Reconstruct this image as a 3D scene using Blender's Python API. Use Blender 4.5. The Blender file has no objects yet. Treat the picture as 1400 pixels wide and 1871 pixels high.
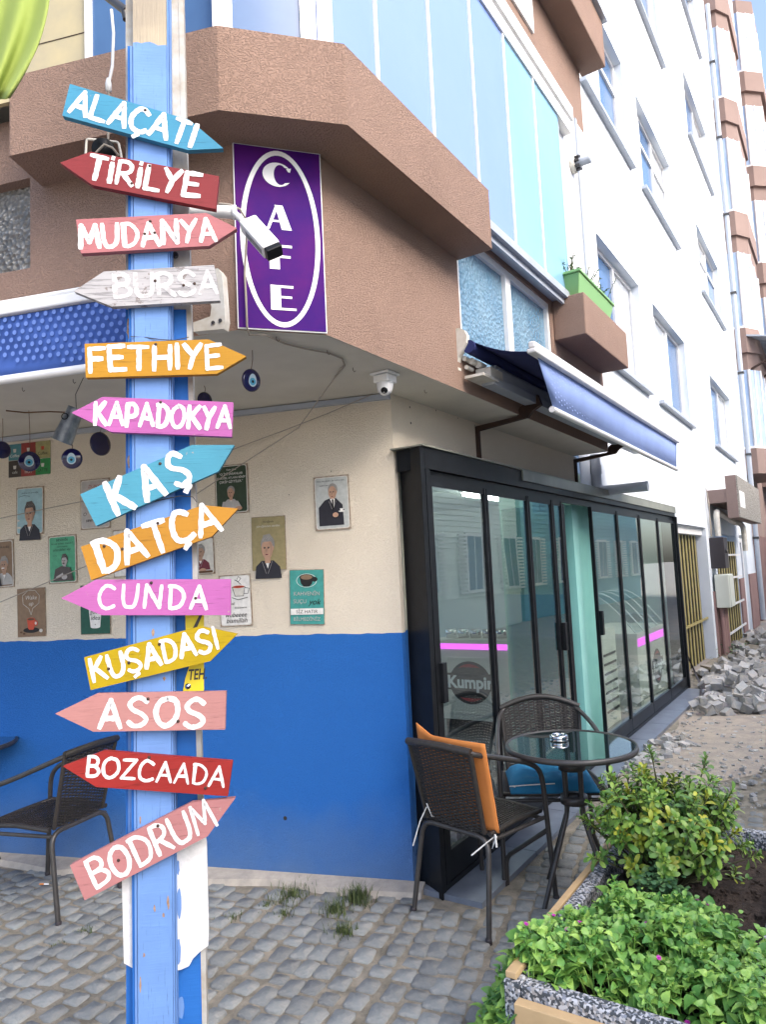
import bpy, bmesh, math, random
from mathutils import Vector as V, Matrix
random.seed(7)
R = math.radians
S = bpy.context.scene
COL = S.collection

# ------------------------------------------------------------------ camera
F = 1290.0; CX, CY = 700.0, 935.5; EYE = V((0, 0, 1.6))
up = V((-.0465, -1, .0865)).normalized()
fw = (V((0, 0, 1)) - up * up.z).normalized()
rt = fw.cross(up)
if rt.x < 0: rt = -rt
cam_d = bpy.data.cameras.new('camera'); cam = bpy.data.objects.new('camera', cam_d); COL.objects.link(cam)
cam_d.sensor_fit = 'VERTICAL'; cam_d.sensor_height = 36; cam_d.lens = F / 1871 * 36
cam_d.clip_start = .05; cam_d.clip_end = 600
rows = (rt, fw, up)
m3 = Matrix([[r[0], -r[1], -r[2]] for r in rows])
cam.matrix_world = Matrix.Translation(EYE) @ m3.to_4x4()
S.camera = cam

# ------------------------------------------------------------------ light
SUN_EL, SUN_AZ = 40, 133          # azimuth clockwise from +Y
w = bpy.data.worlds.new('World'); S.world = w; w.use_nodes = True
nt = w.node_tree; nt.nodes.clear()
sky = nt.nodes.new('ShaderNodeTexSky'); sky.sky_type = 'NISHITA'; sky.sun_disc = False
sky.sun_elevation = R(SUN_EL); sky.sun_rotation = R(SUN_AZ)
sky.dust_density = 4.0; sky.air_density = .8; sky.ozone_density = 1.0
bg = nt.nodes.new('ShaderNodeBackground'); bg.inputs[1].default_value = .15
wo = nt.nodes.new('ShaderNodeOutputWorld')
nt.links.new(sky.outputs[0], bg.inputs[0]); nt.links.new(bg.outputs[0], wo.inputs[0])
sd = bpy.data.lights.new('sun', 'SUN'); sd.energy = .6; sd.angle = R(40); sd.color = (1, .97, .93)
so = bpy.data.objects.new('sun', sd); COL.objects.link(so)
sv = V((math.sin(R(SUN_AZ)) * math.cos(R(SUN_EL)), math.cos(R(SUN_AZ)) * math.cos(R(SUN_EL)), math.sin(R(SUN_EL))))
so.rotation_euler = sv.to_track_quat('Z', 'Y').to_euler()
S.view_settings.view_transform = 'Standard'; S.view_settings.look = 'None'
S.view_settings.gamma = 1; S.view_settings.use_curve_mapping = False
S.view_settings.exposure = 1.78
S.render.engine = 'CYCLES'

# ------------------------------------------------------------------ site geometry helpers
def ray(x, y): return V((rows[0].dot(V((x - CX, y - CY, F))), rows[1].dot(V((x - CX, y - CY, F))), rows[2].dot(V((x - CX, y - CY, F)))))
_c = [V(r) for r in rows]
_M = Matrix((rt, fw, up))                     # world = _M @ cam coords, rows are rt,fw,up in cam coords
def ray(x, y): return _M @ V((x - CX, y - CY, F))
def G(x, y, z=0.0):
    d = ray(x, y); return EYE + d * ((z - EYE.z) / d.z)
def PL(x, y, p, n):
    d = ray(x, y); return EYE + d * ((p - EYE).dot(n) / d.dot(n))
def PROJ(P):
    c = _M.transposed() @ (V(P) - EYE); return CX + F * c.x / c.z, CY + F * c.y / c.z
C0 = G(757, 1625)
dR = V((math.sin(R(33.34)), math.cos(R(33.34)), 0)); nR = V((dR.y, -dR.x, 0))
dL = V((math.sin(R(-75)), math.cos(R(-75)), 0)); nL = V((dL.y, -dL.x, 0))
if (EYE - C0).dot(nL) < 0: nL = -nL
UZ = V((0, 0, 1))
def RW(s, o, z): return C0 + dR * s + nR * o + UZ * z
def LW(t, o, z): return C0 + dL * t + nL * o + UZ * z
def RP(x, y, o=0): return PL(x, y, C0 + nR * o, nR)
def LP(x, y, o=0): return PL(x, y, C0 + nL * o, nL)
def SP(x, y, s): return PL(x, y, C0 + dR * s, dR)
def rc(P): d = P - C0; return V((d.dot(dR), d.dot(nR), P.z))
def lc(P): d = P - C0; return V((d.dot(dL), d.dot(nL), P.z))
ZS, ZB, ZT = 2.557, 3.31, 3.64

# ------------------------------------------------------------------ materials
def mat(name, col, rough=.7, metal=0, col2=None, nscale=6, bump=None, spec=.5, rnd=0, detail=6, chip=None, coat=0, lo=.35, hi=.65, mid=None):
    """col2: noise-blended second colour; bump: (kind, scale, strength, distance); rnd: value variation per piece; chip: (colour, scale, threshold)"""
    m = bpy.data.materials.new(name); m.use_nodes = True; n = m.node_tree.nodes; l = m.node_tree.links
    b = n['Principled BSDF']; b.inputs['Roughness'].default_value = rough; b.inputs['Metallic'].default_value = metal
    b.inputs['Specular IOR Level'].default_value = spec; b.inputs['Coat Weight'].default_value = coat
    tc = n.new('ShaderNodeTexCoord'); co = tc.outputs['Object']
    c = n.new('ShaderNodeRGB'); c.outputs[0].default_value = (*col, 1); out = c.outputs[0]
    def noise(sc, det=detail, vec=None, rg=.6):
        t = n.new('ShaderNodeTexNoise'); t.inputs['Scale'].default_value = sc; t.inputs['Detail'].default_value = det; t.inputs['Roughness'].default_value = rg
        l.new(vec or co, t.inputs['Vector']); return t.outputs['Fac']
    def ramp(src, a, bb):
        r = n.new('ShaderNodeMapRange'); r.inputs[1].default_value = a; r.inputs[2].default_value = bb; l.new(src, r.inputs[0]); return r.outputs[0]
    def mix(f, a, bcol):
        x = n.new('ShaderNodeMix'); x.data_type = 'RGBA'; l.new(f, x.inputs[0]); l.new(a, x.inputs[6])
        if isinstance(bcol, tuple): x.inputs[7].default_value = (*bcol, 1)
        else: l.new(bcol, x.inputs[7])
        return x.outputs[2]
    if col2: out = mix(ramp(noise(nscale), lo, hi), out, col2)
    if chip: out = mix(ramp(noise(chip[1], 8, rg=.75), chip[2], chip[2] + .02), out, chip[0])
    if rnd:
        oi = n.new('ShaderNodeObjectInfo'); ge = n.new('ShaderNodeNewGeometry'); ad = n.new('ShaderNodeMath'); ad.operation = 'ADD'
        l.new(oi.outputs['Random'], ad.inputs[0]); l.new(ge.outputs['Random Per Island'], ad.inputs[1])
        fr = n.new('ShaderNodeMath'); fr.operation = 'FRACT'; l.new(ad.outputs[0], fr.inputs[0])
        hs = n.new('ShaderNodeHueSaturation'); l.new(out, hs.inputs['Color'])
        mr = n.new('ShaderNodeMapRange'); l.new(fr.outputs[0], mr.inputs[0]); mr.inputs[3].default_value = 1 - rnd; mr.inputs[4].default_value = 1 + rnd
        l.new(mr.outputs[0], hs.inputs['Value']); 
        mh = n.new('ShaderNodeMath'); mh.operation = 'MULTIPLY_ADD'; l.new(fr.outputs[0], mh.inputs[0]); mh.inputs[1].default_value = -.06 * min(1, rnd * 3); mh.inputs[2].default_value = .5 + .03 * min(1, rnd * 3)
        l.new(mh.outputs[0], hs.inputs['Hue']); out = hs.outputs[0]
    l.new(out, b.inputs['Base Color'])
    if bump:
        kind, sc, st, di = bump
        if kind == 'noise': h = noise(sc, 5)
        elif kind == 'voro':
            t = n.new('ShaderNodeTexVoronoi'); t.inputs['Scale'].default_value = sc; l.new(co, t.inputs['Vector']); h = t.outputs['Distance']
        elif kind == 'stucco':      # worm-like drag marks
            mp = n.new('ShaderNodeMapping'); mp.inputs['Scale'].default_value = (1, 1, 1.5); l.new(co, mp.inputs[0])
            t = noise(sc, 3, mp.outputs[0], .5); a = ramp(t, .40, .52); t2 = noise(sc * 3, 2)
            ad = n.new('ShaderNodeMath'); ad.operation = 'MULTIPLY_ADD'; l.new(t2, ad.inputs[0]); ad.inputs[1].default_value = .35; l.new(a, ad.inputs[2]); h = ad.outputs[0]
        elif kind == 'grain':
            mp = n.new('ShaderNodeMapping'); mp.inputs['Scale'].default_value = (sc * .08, sc * .08, sc) if mid is None else mid
            l.new(co, mp.inputs[0]); h = noise(1, 6, mp.outputs[0])
        bp = n.new('ShaderNodeBump'); bp.inputs['Strength'].default_value = st; bp.inputs['Distance'].default_value = di
        l.new(h, bp.inputs['Height']); l.new(bp.outputs[0], b.inputs['Normal'])
    return m
def emis(m, col, st):
    b = m.node_tree.nodes['Principled BSDF']; b.inputs['Emission Color'].default_value = (*col, 1); b.inputs['Emission Strength'].default_value = st; return m
def glassmat(name, tint, ior=1.6, minr=.06):
    m = bpy.data.materials.new(name); m.use_nodes = True; n = m.node_tree.nodes; l = m.node_tree.links; n.clear()
    t = n.new('ShaderNodeBsdfTransparent'); t.inputs[0].default_value = (*tint, 1)
    g = n.new('ShaderNodeBsdfGlossy'); g.inputs['Roughness'].default_value = .01; g.inputs[0].default_value = (.9, .97, .97, 1)
    fr = n.new('ShaderNodeFresnel'); fr.inputs[0].default_value = ior
    ad0 = n.new('ShaderNodeMath'); ad0.operation = 'ADD'; ad0.inputs[1].default_value = minr; l.new(fr.outputs[0], ad0.inputs[0])
    gm = n.new('ShaderNodeNewGeometry'); iv = n.new('ShaderNodeMath'); iv.operation = 'SUBTRACT'; iv.inputs[0].default_value = 1; l.new(gm.outputs['Backfacing'], iv.inputs[1])
    ad = n.new('ShaderNodeMath'); ad.operation = 'MULTIPLY'; ad.use_clamp = True; l.new(ad0.outputs[0], ad.inputs[0]); l.new(iv.outputs[0], ad.inputs[1])
    tc = n.new('ShaderNodeTexCoord'); ns = n.new('ShaderNodeTexNoise'); ns.inputs['Scale'].default_value = 1.1; ns.inputs['Detail'].default_value = 1; l.new(tc.outputs['Object'], ns.inputs['Vector'])
    bp = n.new('ShaderNodeBump'); bp.inputs['Strength'].default_value = .12; bp.inputs['Distance'].default_value = .02; l.new(ns.outputs['Fac'], bp.inputs['Height']); l.new(bp.outputs[0], g.inputs['Normal'])
    mx = n.new('ShaderNodeMixShader'); l.new(ad.outputs[0], mx.inputs[0]); l.new(t.outputs[0], mx.inputs[1]); l.new(g.outputs[0], mx.inputs[2])
    o = n.new('ShaderNodeOutputMaterial'); l.new(mx.outputs[0], o.inputs[0]); return m

STUC = ('stucco', 125, .8, .005)
M = {}
M['brown'] = mat('brown_stucco', (.305, .203, .155), .9, col2=(.255, .168, .128), nscale=1.5, bump=STUC)
M['brownlt'] = mat('brown_stucco_far', (.24, .175, .155), .9, col2=(.20, .145, .13), nscale=.8, bump=('noise', 30, .4, .01))
M['soffit'] = mat('grey_soffit', (.60, .58, .52), .9, col2=(.52, .50, .45), nscale=3, bump=('noise', 60, .3, .003))
M['white_wall'] = mat('white_render', (.68, .74, .80), .9, col2=(.60, .66, .73), nscale=1.2, bump=('noise', 70, .5, .004))
M['yellow_wall'] = mat('yellowed_panel', (.50, .43, .24), .7, col2=(.34, .31, .22), nscale=2.5)
M['white'] = mat('white_frame', (.78, .79, .80), .4, col2=(.70, .71, .71), nscale=8)
M['offwhite'] = mat('offwhite_metal', (.66, .65, .60), .45, col2=(.55, .52, .45), nscale=18)
M['black'] = mat('black_aluminium', (.008, .009, .011), .35, col2=(.012, .014, .017), nscale=12, spec=.16)
M['cap'] = mat('grey_metal_cap', (.13, .14, .12), .35, .1, col2=(.30, .31, .26), nscale=1.2)
M['concrete'] = mat('pale_concrete', (.42, .38, .33), .95, col2=(.30, .28, .25), nscale=14, bump=('noise', 60, .7, .006))
M['sill'] = mat('grey_sill_stone', (.17, .20, .25), .35, col2=(.13, .15, .19), nscale=8)
M['tube'] = mat('brown_tube', (.035, .033, .032), .38, col2=(.05, .047, .045), nscale=30)
M['rattan'] = mat('dark_rattan', (.022, .019, .017), .45, col2=(.04, .035, .03), nscale=90, rnd=.25)
M['orange'] = mat('orange_cloth', (.70, .25, .06), .9, col2=(.62, .21, .05), nscale=9, bump=('noise', 300, .3, .002))
M['bluecloth'] = mat('blue_cloth', (.02, .20, .38), .9, col2=(.015, .16, .32), nscale=9, bump=('noise', 300, .3, .002))
M['whitecord'] = mat('white_cord', (.75, .75, .72), .8)
M['steel'] = mat('polished_steel', (.6, .6, .6), .12, 1)
M['darkgrey'] = mat('dark_grey_metal', (.04, .04, .042), .4)
M['rust'] = mat('rusty_dark_steel', (.035, .022, .018), .8, col2=(.06, .03, .02), nscale=20)
M['navy'] = mat('navy_canvas', (.012, .022, .12), .85, col2=(.010, .018, .10), nscale=5)
M['awnblue'] = mat('blue_canvas', (.05, .12, .42), .8, col2=(.04, .10, .36), nscale=4)
M['awndot2'] = mat('faint_dot_print', (.29, .39, .75), .8)
M['awndot'] = mat('pale_dot_print', (.12, .21, .54), .75)
M['paleawn'] = mat('pale_blue_canvas', (.24, .34, .64), .8, col2=(.21, .30, .58), nscale=3)
M['pvc'] = mat('grey_pvc', (.38, .42, .48), .4, col2=(.34, .38, .44), nscale=10)
M['glassblue'] = mat('film_glass_blue', (.20, .30, .60), .06, spec=.8, col2=(.17, .27, .58), nscale=.7)
M['glasscyan'] = mat('glass_cyan', (.24, .45, .58), .06, spec=.8, col2=(.20, .38, .58), nscale=.7)  # cyan base colour for the glazing panels farther along the street
M['glassdark'] = mat('dark_window_glass', (.05, .11, .24), .12, spec=.45, col2=(.07, .15, .30), nscale=1.5)
M['curtain'] = mat('window_with_white_curtain', (.62, .66, .70), .15, spec=.8, col2=(.5, .55, .62), nscale=3, coat=.5)
M['hammered'] = mat('hammered_glass', (.10, .22, .33), .1, spec=.9, col2=(.17, .30, .40), nscale=4, bump=('voro', 42, .7, .014))
M['hammered2'] = mat('hammered_glass_grey', (.30, .30, .28), .2, spec=.9, col2=(.14, .15, .15), nscale=5, bump=('voro', 45, 1, .03))
M['shopglass'] = glassmat('shop_glass', (.88, .95, .92), 1.55, .20)
M['plainglass'] = glassmat('plain_glass', (.8, .86, .88), 1.5, .02)
M['mint'] = mat('mint_paint', (.40, .68, .56), .6, col2=(.36, .63, .52), nscale=3)
M['aqua'] = mat('aqua_paint', (.30, .60, .57), .45, col2=(.26, .55, .53), nscale=5)
M['intwall'] = mat('interior_wall', (.58, .68, .65), .8)
M['intfloor'] = mat('interior_dark_tiles', (.09, .09, .10), .2, col2=(.08, .08, .085), nscale=4)
M['tubelamp'] = emis(mat('lit_tube', (.9, .9, .9), .5), (1, .98, .94), 13)
M['counter'] = mat('greige_counter', (.72, .70, .65), .5)
M['led'] = emis(mat('magenta_led', (.8, .1, .8), .5), (.9, .12, .95), .55)
M['signblack'] = mat('sign_black', (.02, .02, .022), .4)
M['signred'] = mat('sign_red', (.45, .03, .04), .4)
M['wht'] = mat('white_print', (.85, .85, .85), .6)
M['whitepaint'] = mat('white_brush_paint', (.72, .72, .72), .5, col2=(.60, .60, .60), nscale=60, bump=('noise', 220, .4, .001))
M['purple'] = mat('purple_print', (.04, .006, .14), .6, col2=(.10, .008, .14), nscale=3.2, lo=.4, hi=.75, spec=.08)
M['soil'] = mat('dark_soil', (.05, .034, .024), 1, col2=(.10, .07, .05), nscale=30, bump=('noise', 90, 1, .02))
M['woodtile'] = mat('pale_wood_plank', (.60, .42, .22), .6, col2=(.52, .36, .19), nscale=12, bump=('noise', 60, .15, .002))
M['sand'] = mat('sand', (.46, .39, .31), 1, col2=(.34, .30, .26), nscale=9, bump=('noise', 50, 1, .02))
M['street'] = mat('dusty_street', (.24, .235, .225), 1, col2=(.34, .29, .24), nscale=2.2, bump=('noise', 40, .8, .02))
M['joint'] = mat('sandy_joint', (.33, .295, .235), 1, col2=(.17, .155, .12), nscale=10, bump=('noise', 110, 1, .012))
M['cobble'] = mat('grey_basalt_cobble', (.18, .20, .205), .9, col2=(.245, .25, .24), nscale=13, bump=('noise', 60, .9, .009), rnd=.2, chip=((.27, .26, .23), 30, .62))
M['rubble'] = mat('loose_grey_stone', (.30, .315, .33), .9, col2=(.42, .40, .36), nscale=14, bump=('noise', 50, .7, .01), rnd=.3)
M['leafA'] = mat('bright_leaf', (.15, .33, .06), .42, col2=(.21, .41, .08), nscale=25, rnd=.4)
M['leafB'] = mat('shrub_leaf', (.125, .26, .04), .4, col2=(.18, .31, .05), nscale=7, rnd=.45)
M['leafC'] = mat('dark_small_leaf', (.05, .13, .045), .5, col2=(.08, .18, .07), nscale=20, rnd=.35)
M['leafY'] = mat('yellowish_shrub_leaf', (.36, .40, .04), .4, rnd=.25)
M['stem'] = mat('green_brown_stem', (.09, .09, .04), .8)
M['grass'] = mat('grass_blade', (.075, .105, .035), .8, rnd=.4)
M['flower'] = mat('magenta_petal', (.55, .03, .42), .6)
M['lime'] = mat('lime_cloth', (.30, .38, .09), .85, col2=(.25, .33, .07), nscale=3)
M['navybead'] = mat('cobalt_glass', (.012, .010, .07), .08, coat=.5)
M['beadwhite'] = mat('bead_pale_blue', (.50, .66, .76), .2)
M['beadcyan'] = mat('bead_light_blue', (.10, .42, .62), .2)
M['twine'] = mat('jute_twine', (.16, .09, .05), .95)
M['cord'] = mat('grey_cord', (.32, .29, .25), .9)
M['tin'] = mat('spangled_tin', (.36, .42, .48), .35, .6, col2=(.20, .24, .28), nscale=30)
M['greenpot'] = mat('green_plastic', (.20, .40, .15), .5)
M['gold'] = mat('yellow_metal_slat', (.42, .36, .14), .4, .2, col2=(.34, .28, .10), nscale=6)
M['gap'] = mat('dark_gap', (.02, .02, .02), .9)
M['pebble'] = mat('pebble_dash', (.42, .40, .36), .95, col2=(.22, .21, .19), nscale=30, bump=('voro', 45, 1, .02))
M['mauve'] = mat('mauve_dado', (.27, .17, .155), .85, col2=(.23, .14, .13), nscale=2)
M['box_black'] = mat('dark_box', (.03, .025, .03), .5)
M['utility'] = mat('pale_cabinet', (.55, .58, .52), .6)
M['clapblue'] = mat('blue_clapboard', (.16, .38, .50), .7, rnd=.12)
M['clapwhite'] = mat('pale_clapboard', (.66, .72, .68), .7, rnd=.1)
M['pinkwall'] = mat('pink_render', (.60, .44, .50), .85, col2=(.40, .30, .34), nscale=2)
M['roof'] = mat('clay_tiles', (.30, .12, .07), .9)

def terrazzo():
    m = bpy.data.materials.new('terrazzo'); m.use_nodes = True; n = m.node_tree.nodes; l = m.node_tree.links; b = n['Principled BSDF']
    tc = n.new('ShaderNodeTexCoord'); v = n.new('ShaderNodeTexVoronoi'); v.inputs['Scale'].default_value = 135; l.new(tc.outputs['Object'], v.inputs['Vector'])
    cr = n.new('ShaderNodeValToRGB'); e = cr.color_ramp; e.interpolation = 'CONSTANT'; e.elements[0].color = (.06, .07, .08, 1); e.elements[1].position = .38; e.elements[1].color = (.24, .26, .30, 1)
    x = e.elements.new(.55); x.color = (.55, .56, .58, 1); x = e.elements.new(.8); x.color = (.34, .33, .32, 1)
    sp = n.new('ShaderNodeSeparateColor'); l.new(v.outputs['Color'], sp.inputs[0]); l.new(sp.outputs[0], cr.inputs[0]); l.new(cr.outputs[0], b.inputs['Base Color'])
    bp = n.new('ShaderNodeBump'); bp.inputs['Strength'].default_value = .4; bp.inputs['Distance'].default_value = .002; l.new(v.outputs['Distance'], bp.inputs['Height']); l.new(bp.outputs[0], b.inputs['Normal'])
    b.inputs['Roughness'].default_value = .75; return m
M['terrazzo'] = terrazzo()

def two_tone():
    """ground-floor wall: cream stucco with the blue dado brushed on to 1.285 m"""
    m = mat('cream_stucco_blue_dado', (.75, .68, .56), .9, col2=(.68, .61, .50), nscale=1.3, bump=('stucco', 120, .8, .0035))
    n = m.node_tree.nodes; l = m.node_tree.links; b = n['Principled BSDF']
    src = b.inputs['Base Color'].links[0].from_socket
    ge = n.new('ShaderNodeNewGeometry'); sx = n.new('ShaderNodeSeparateXYZ'); l.new(ge.outputs['Position'], sx.inputs[0])
    ns = n.new('ShaderNodeTexNoise'); ns.inputs['Scale'].default_value = 6; l.new(ge.outputs['Position'], ns.inputs['Vector'])
    ma = n.new('ShaderNodeMath'); ma.operation = 'MULTIPLY_ADD'; l.new(ns.outputs['Fac'], ma.inputs[0]); ma.inputs[1].default_value = .03; l.new(sx.outputs['Z'], ma.inputs[2])
    lt = n.new('ShaderNodeMath'); lt.operation = 'LESS_THAN'; l.new(ma.outputs[0], lt.inputs[0]); lt.inputs[1].default_value = 1.303
    mx = n.new('ShaderNodeMix'); mx.data_type = 'RGBA'; l.new(lt.outputs[0], mx.inputs[0]); l.new(src, mx.inputs[6])
    # blue: slightly dusty near the ground
    ns2 = n.new('ShaderNodeTexNoise'); ns2.inputs['Scale'].default_value = 5; ns2.inputs['Detail'].default_value = 6; l.new(ge.outputs['Position'], ns2.inputs['Vector'])
    d1 = n.new('ShaderNodeMath'); d1.operation = 'MULTIPLY_ADD'; l.new(ns2.outputs['Fac'], d1.inputs[0]); d1.inputs[1].default_value = .35; l.new(sx.outputs['Z'], d1.inputs[2])
    mr = n.new('ShaderNodeMapRange'); l.new(d1.outputs[0], mr.inputs[0]); mr.inputs[1].default_value = .62; mr.inputs[2].default_value = .18; mr.inputs[3].default_value = 0; mr.inputs[4].default_value = .75
    mb = n.new('ShaderNodeMix'); mb.data_type = 'RGBA'; l.new(mr.outputs[0], mb.inputs[0]); mb.inputs[6].default_value = (.012, .13, .46, 1); mb.inputs[7].default_value = (.10, .18, .33, 1)
    l.new(mb.outputs[2], mx.inputs[7]); l.new(mx.outputs[2], b.inputs['Base Color']); return m
M['dado'] = two_tone()

def paint(name, col, wear=.035, wood=(.42, .36, .28), grain=True):
    """painted board: paint with grain relief, scuffs of bare wood and light scratches"""
    m = mat(name, col, .6, col2=tuple(min(1, c * 1.15) for c in col), nscale=7, chip=(wood, 26, .72 - wear), bump=('grain', 130, .5, .002), spec=.25)
    n = m.node_tree.nodes; l = m.node_tree.links; b = n['Principled BSDF']; src = b.inputs['Base Color'].links[0].from_socket
    tc = n.new('ShaderNodeTexCoord'); mp = n.new('ShaderNodeMapping'); mp.inputs['Scale'].default_value = (9, 9, 150) if grain else (150, 150, 9); l.new(tc.outputs['Object'], mp.inputs[0])
    ns = n.new('ShaderNodeTexNoise'); ns.inputs['Scale'].default_value = 1; ns.inputs['Detail'].default_value = 8; ns.inputs['Roughness'].default_value = .7; l.new(mp.outputs[0], ns.inputs['Vector'])
    mr = n.new('ShaderNodeMapRange'); mr.inputs[1].default_value = .62 - wear * .8; mr.inputs[2].default_value = .70 - wear * .8; mr.inputs[4].default_value = .8; l.new(ns.outputs['Fac'], mr.inputs[0])
    mx = n.new('ShaderNodeMix'); mx.data_type = 'RGBA'; l.new(mr.outputs[0], mx.inputs[0]); l.new(src, mx.inputs[6]); mx.inputs[7].default_value = (*[c * .55 for c in col], 1); l.new(mx.outputs[2], b.inputs['Base Color'])
    return m

# ------------------------------------------------------------------ mesh helpers
class MB:
    def __init__(s): s.v = []; s.f = []; s.m = []; s.sm = []
    def add(s, vs, fs, mi=0, smooth=False):
        k = len(s.v); s.v += [V(p) for p in vs]
        for f in fs: s.f.append([i + k for i in f]); s.m.append(mi); s.sm.append(smooth)
        return s
    def hexa(s, p, mi=0):      # 8 points: bottom 4, top 4
        return s.add(p, [(0, 3, 2, 1), (4, 5, 6, 7), (0, 1, 5, 4), (1, 2, 6, 5), (2, 3, 7, 6), (3, 0, 4, 7)], mi)
    def box(s, a, b, fr=None, mi=0):   # a,b corners in frame fr (callable x,y,z)
        fr = fr or (lambda x, y, z: V((x, y, z)))
        (x0, y0, z0), (x1, y1, z1) = a, b
        return s.hexa([fr(x0, y0, z0), fr(x1, y0, z0), fr(x1, y1, z0), fr(x0, y1, z0), fr(x0, y0, z1), fr(x1, y0, z1), fr(x1, y1, z1), fr(x0, y1, z1)], mi)
    def prism(s, pts, off, mi=0, smi=None):
        n = len(pts); a = [V(p) for p in pts]; b = [p + off for p in a]
        s.add(a + b, [tuple(range(n)), tuple(range(2 * n - 1, n - 1, -1))], mi)
        return s.add(a + b, [(i, i + n, (i + 1) % n + n, (i + 1) % n) for i in range(n)], mi if smi is None else smi)
    def quad(s, a, b, c, d, mi=0): return s.add([a, b, c, d], [(0, 1, 2, 3)], mi)
    def tube(s, pts, r, n=8, mi=0, closed=False, caps=True):
        pts = [V(p) for p in pts]; k = len(pts); rs = r if isinstance(r, (list, tuple)) else [r] * k
        tn = []
        for i in range(k):
            a = pts[(i - 1) % k] if (i > 0 or closed) else pts[i]; b = pts[(i + 1) % k] if (i < k - 1 or closed) else pts[i]
            t = (b - a); tn.append(t.normalized() if t.length > 1e-9 else V((0, 0, 1)))
        ref = V((0, 0, 1)) if abs(tn[0].z) < .9 else V((1, 0, 0)); u = tn[0].cross(ref).normalized(); vs = []
        for i in range(k):
            u = (u - tn[i] * u.dot(tn[i])); u = u.normalized() if u.length > 1e-6 else tn[i].orthogonal().normalized(); w_ = tn[i].cross(u)
            vs += [pts[i] + (u * math.cos(2 * math.pi * j / n) + w_ * math.sin(2 * math.pi * j / n)) * rs[i] for j in range(n)]
        fs = [(i * n + j, i * n + (j + 1) % n, ((i + 1) % k) * n + (j + 1) % n, ((i + 1) % k) * n + j) for i in range(k if closed else k - 1) for j in range(n)]
        s.add(vs, fs, mi, True)
        if caps and not closed: s.add(vs[:n], [tuple(range(n - 1, -1, -1))], mi); s.add(vs[-n:], [tuple(range(n))], mi)
        return s
    def lathe(s, prof, c, ax=UZ, n=24, mi=0, smooth=True):
        ax = V(ax).normalized(); u = ax.orthogonal().normalized(); w_ = ax.cross(u); c = V(c); vs = []
        for r, h in prof: vs += [c + ax * h + (u * math.cos(2 * math.pi * j / n) + w_ * math.sin(2 * math.pi * j / n)) * r for j in range(n)]
        s.add(vs, [(i * n + j, i * n + (j + 1) % n, (i + 1) * n + (j + 1) % n, (i + 1) * n + j) for i in range(len(prof) - 1) for j in range(n)], mi, smooth)
        return s
    def build(s, name, mats, parent=None, root=None, bevel=0, loc=None):
        if name in ('canopy_fabric', 'valance', 'lime_cloth', 'sand_patch', 'cushion', 'soil'): s.weld = True
        me = bpy.data.meshes.new(name); o = V((0, 0, 0)) if loc is None else V(loc)
        if parent is not None and loc is None:
            q = parent
            while q is not None: o = o + q.location; q = q.parent
        me.from_pydata([tuple(p - o) for p in s.v], [], s.f); me.polygons.foreach_set('material_index', s.m); me.polygons.foreach_set('use_smooth', s.sm)
        for m_ in (mats if isinstance(mats, (list, tuple)) else [mats]): me.materials.append(m_)
        me.update(); bm = bmesh.new(); bm.from_mesh(me); bmesh.ops.remove_doubles(bm, verts=bm.verts, dist=1e-6) if s.weld else None
        bmesh.ops.recalc_face_normals(bm, faces=bm.faces); bm.to_mesh(me); bm.free()
        ob = bpy.data.objects.new(name, me); COL.objects.link(ob)
        if parent is not None: ob.parent = parent
        elif loc is not None: ob.location = o
        if bevel:
            b = ob.modifiers.new('bevel', 'BEVEL'); b.width = bevel; b.segments = 2; b.limit_method = 'ANGLE'
        return ob
    weld = False
def empty(name, loc, label=None, cat=None, group=None, kind=None, rz=0):
    o = bpy.data.objects.new(name, None); COL.objects.link(o); o.location = loc; o.rotation_euler.z = rz; o.empty_display_size = .1
    return tag(o, label, cat, group, kind)
def tag(o, label=None, cat=None, group=None, kind=None):
    if label: o['label'] = label
    if cat: o['category'] = cat
    if group: o['group'] = group
    if kind: o['kind'] = kind
    return o
def text_mesh(txt, size, weight=0.0, shear=0):
    cu = bpy.data.curves.new('t', 'FONT'); cu.body = txt; cu.size = size; cu.offset = weight; cu.shear = shear; cu.align_x = 'CENTER'; cu.align_y = 'CENTER'; cu.resolution_u = 3
    ob = bpy.data.objects.new('t', cu); COL.objects.link(ob); dg = bpy.context.evaluated_depsgraph_get(); me = bpy.data.meshes.new_from_object(ob.evaluated_get(dg))
    vs = [v.co.copy() for v in me.vertices]; fs = [tuple(p.vertices) for p in me.polygons]
    bpy.data.objects.remove(ob); bpy.data.meshes.remove(me); bpy.data.curves.remove(cu); return vs, fs
def wall_holes(mb, fr, s0, s1, z0, z1, holes, depth, mi=0, rmi=None):
    """wall face in frame fr(s,o,z) at o=0 with rectangular openings and reveals going back by depth"""
    ss = sorted({s0, s1, *[h[0] for h in holes], *[h[1] for h in holes]}); zs = sorted({z0, z1, *[h[2] for h in holes], *[h[3] for h in holes]})
    for i in range(len(ss) - 1):
        for j in range(len(zs) - 1):
            cs, cz = (ss[i] + ss[i + 1]) / 2, (zs[j] + zs[j + 1]) / 2
            if any(h[0] < cs < h[1] and h[2] < cz < h[3] for h in holes): continue
            mb.quad(fr(ss[i], 0, zs[j]), fr(ss[i + 1], 0, zs[j]), fr(ss[i + 1], 0, zs[j + 1]), fr(ss[i], 0, zs[j + 1]), mi)
    for a, b, c, d in holes:
        r = mi if rmi is None else rmi
        mb.quad(fr(a, 0, c), fr(a, -depth, c), fr(a, -depth, d), fr(a, 0, d), r); mb.quad(fr(b, 0, c), fr(b, -depth, c), fr(b, -depth, d), fr(b, 0, d), r)
        mb.quad(fr(a, 0, d), fr(b, 0, d), fr(b, -depth, d), fr(a, -depth, d), r); mb.quad(fr(a, 0, c), fr(b, 0, c), fr(b, -depth, c), fr(a, -depth, c), r)
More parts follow.
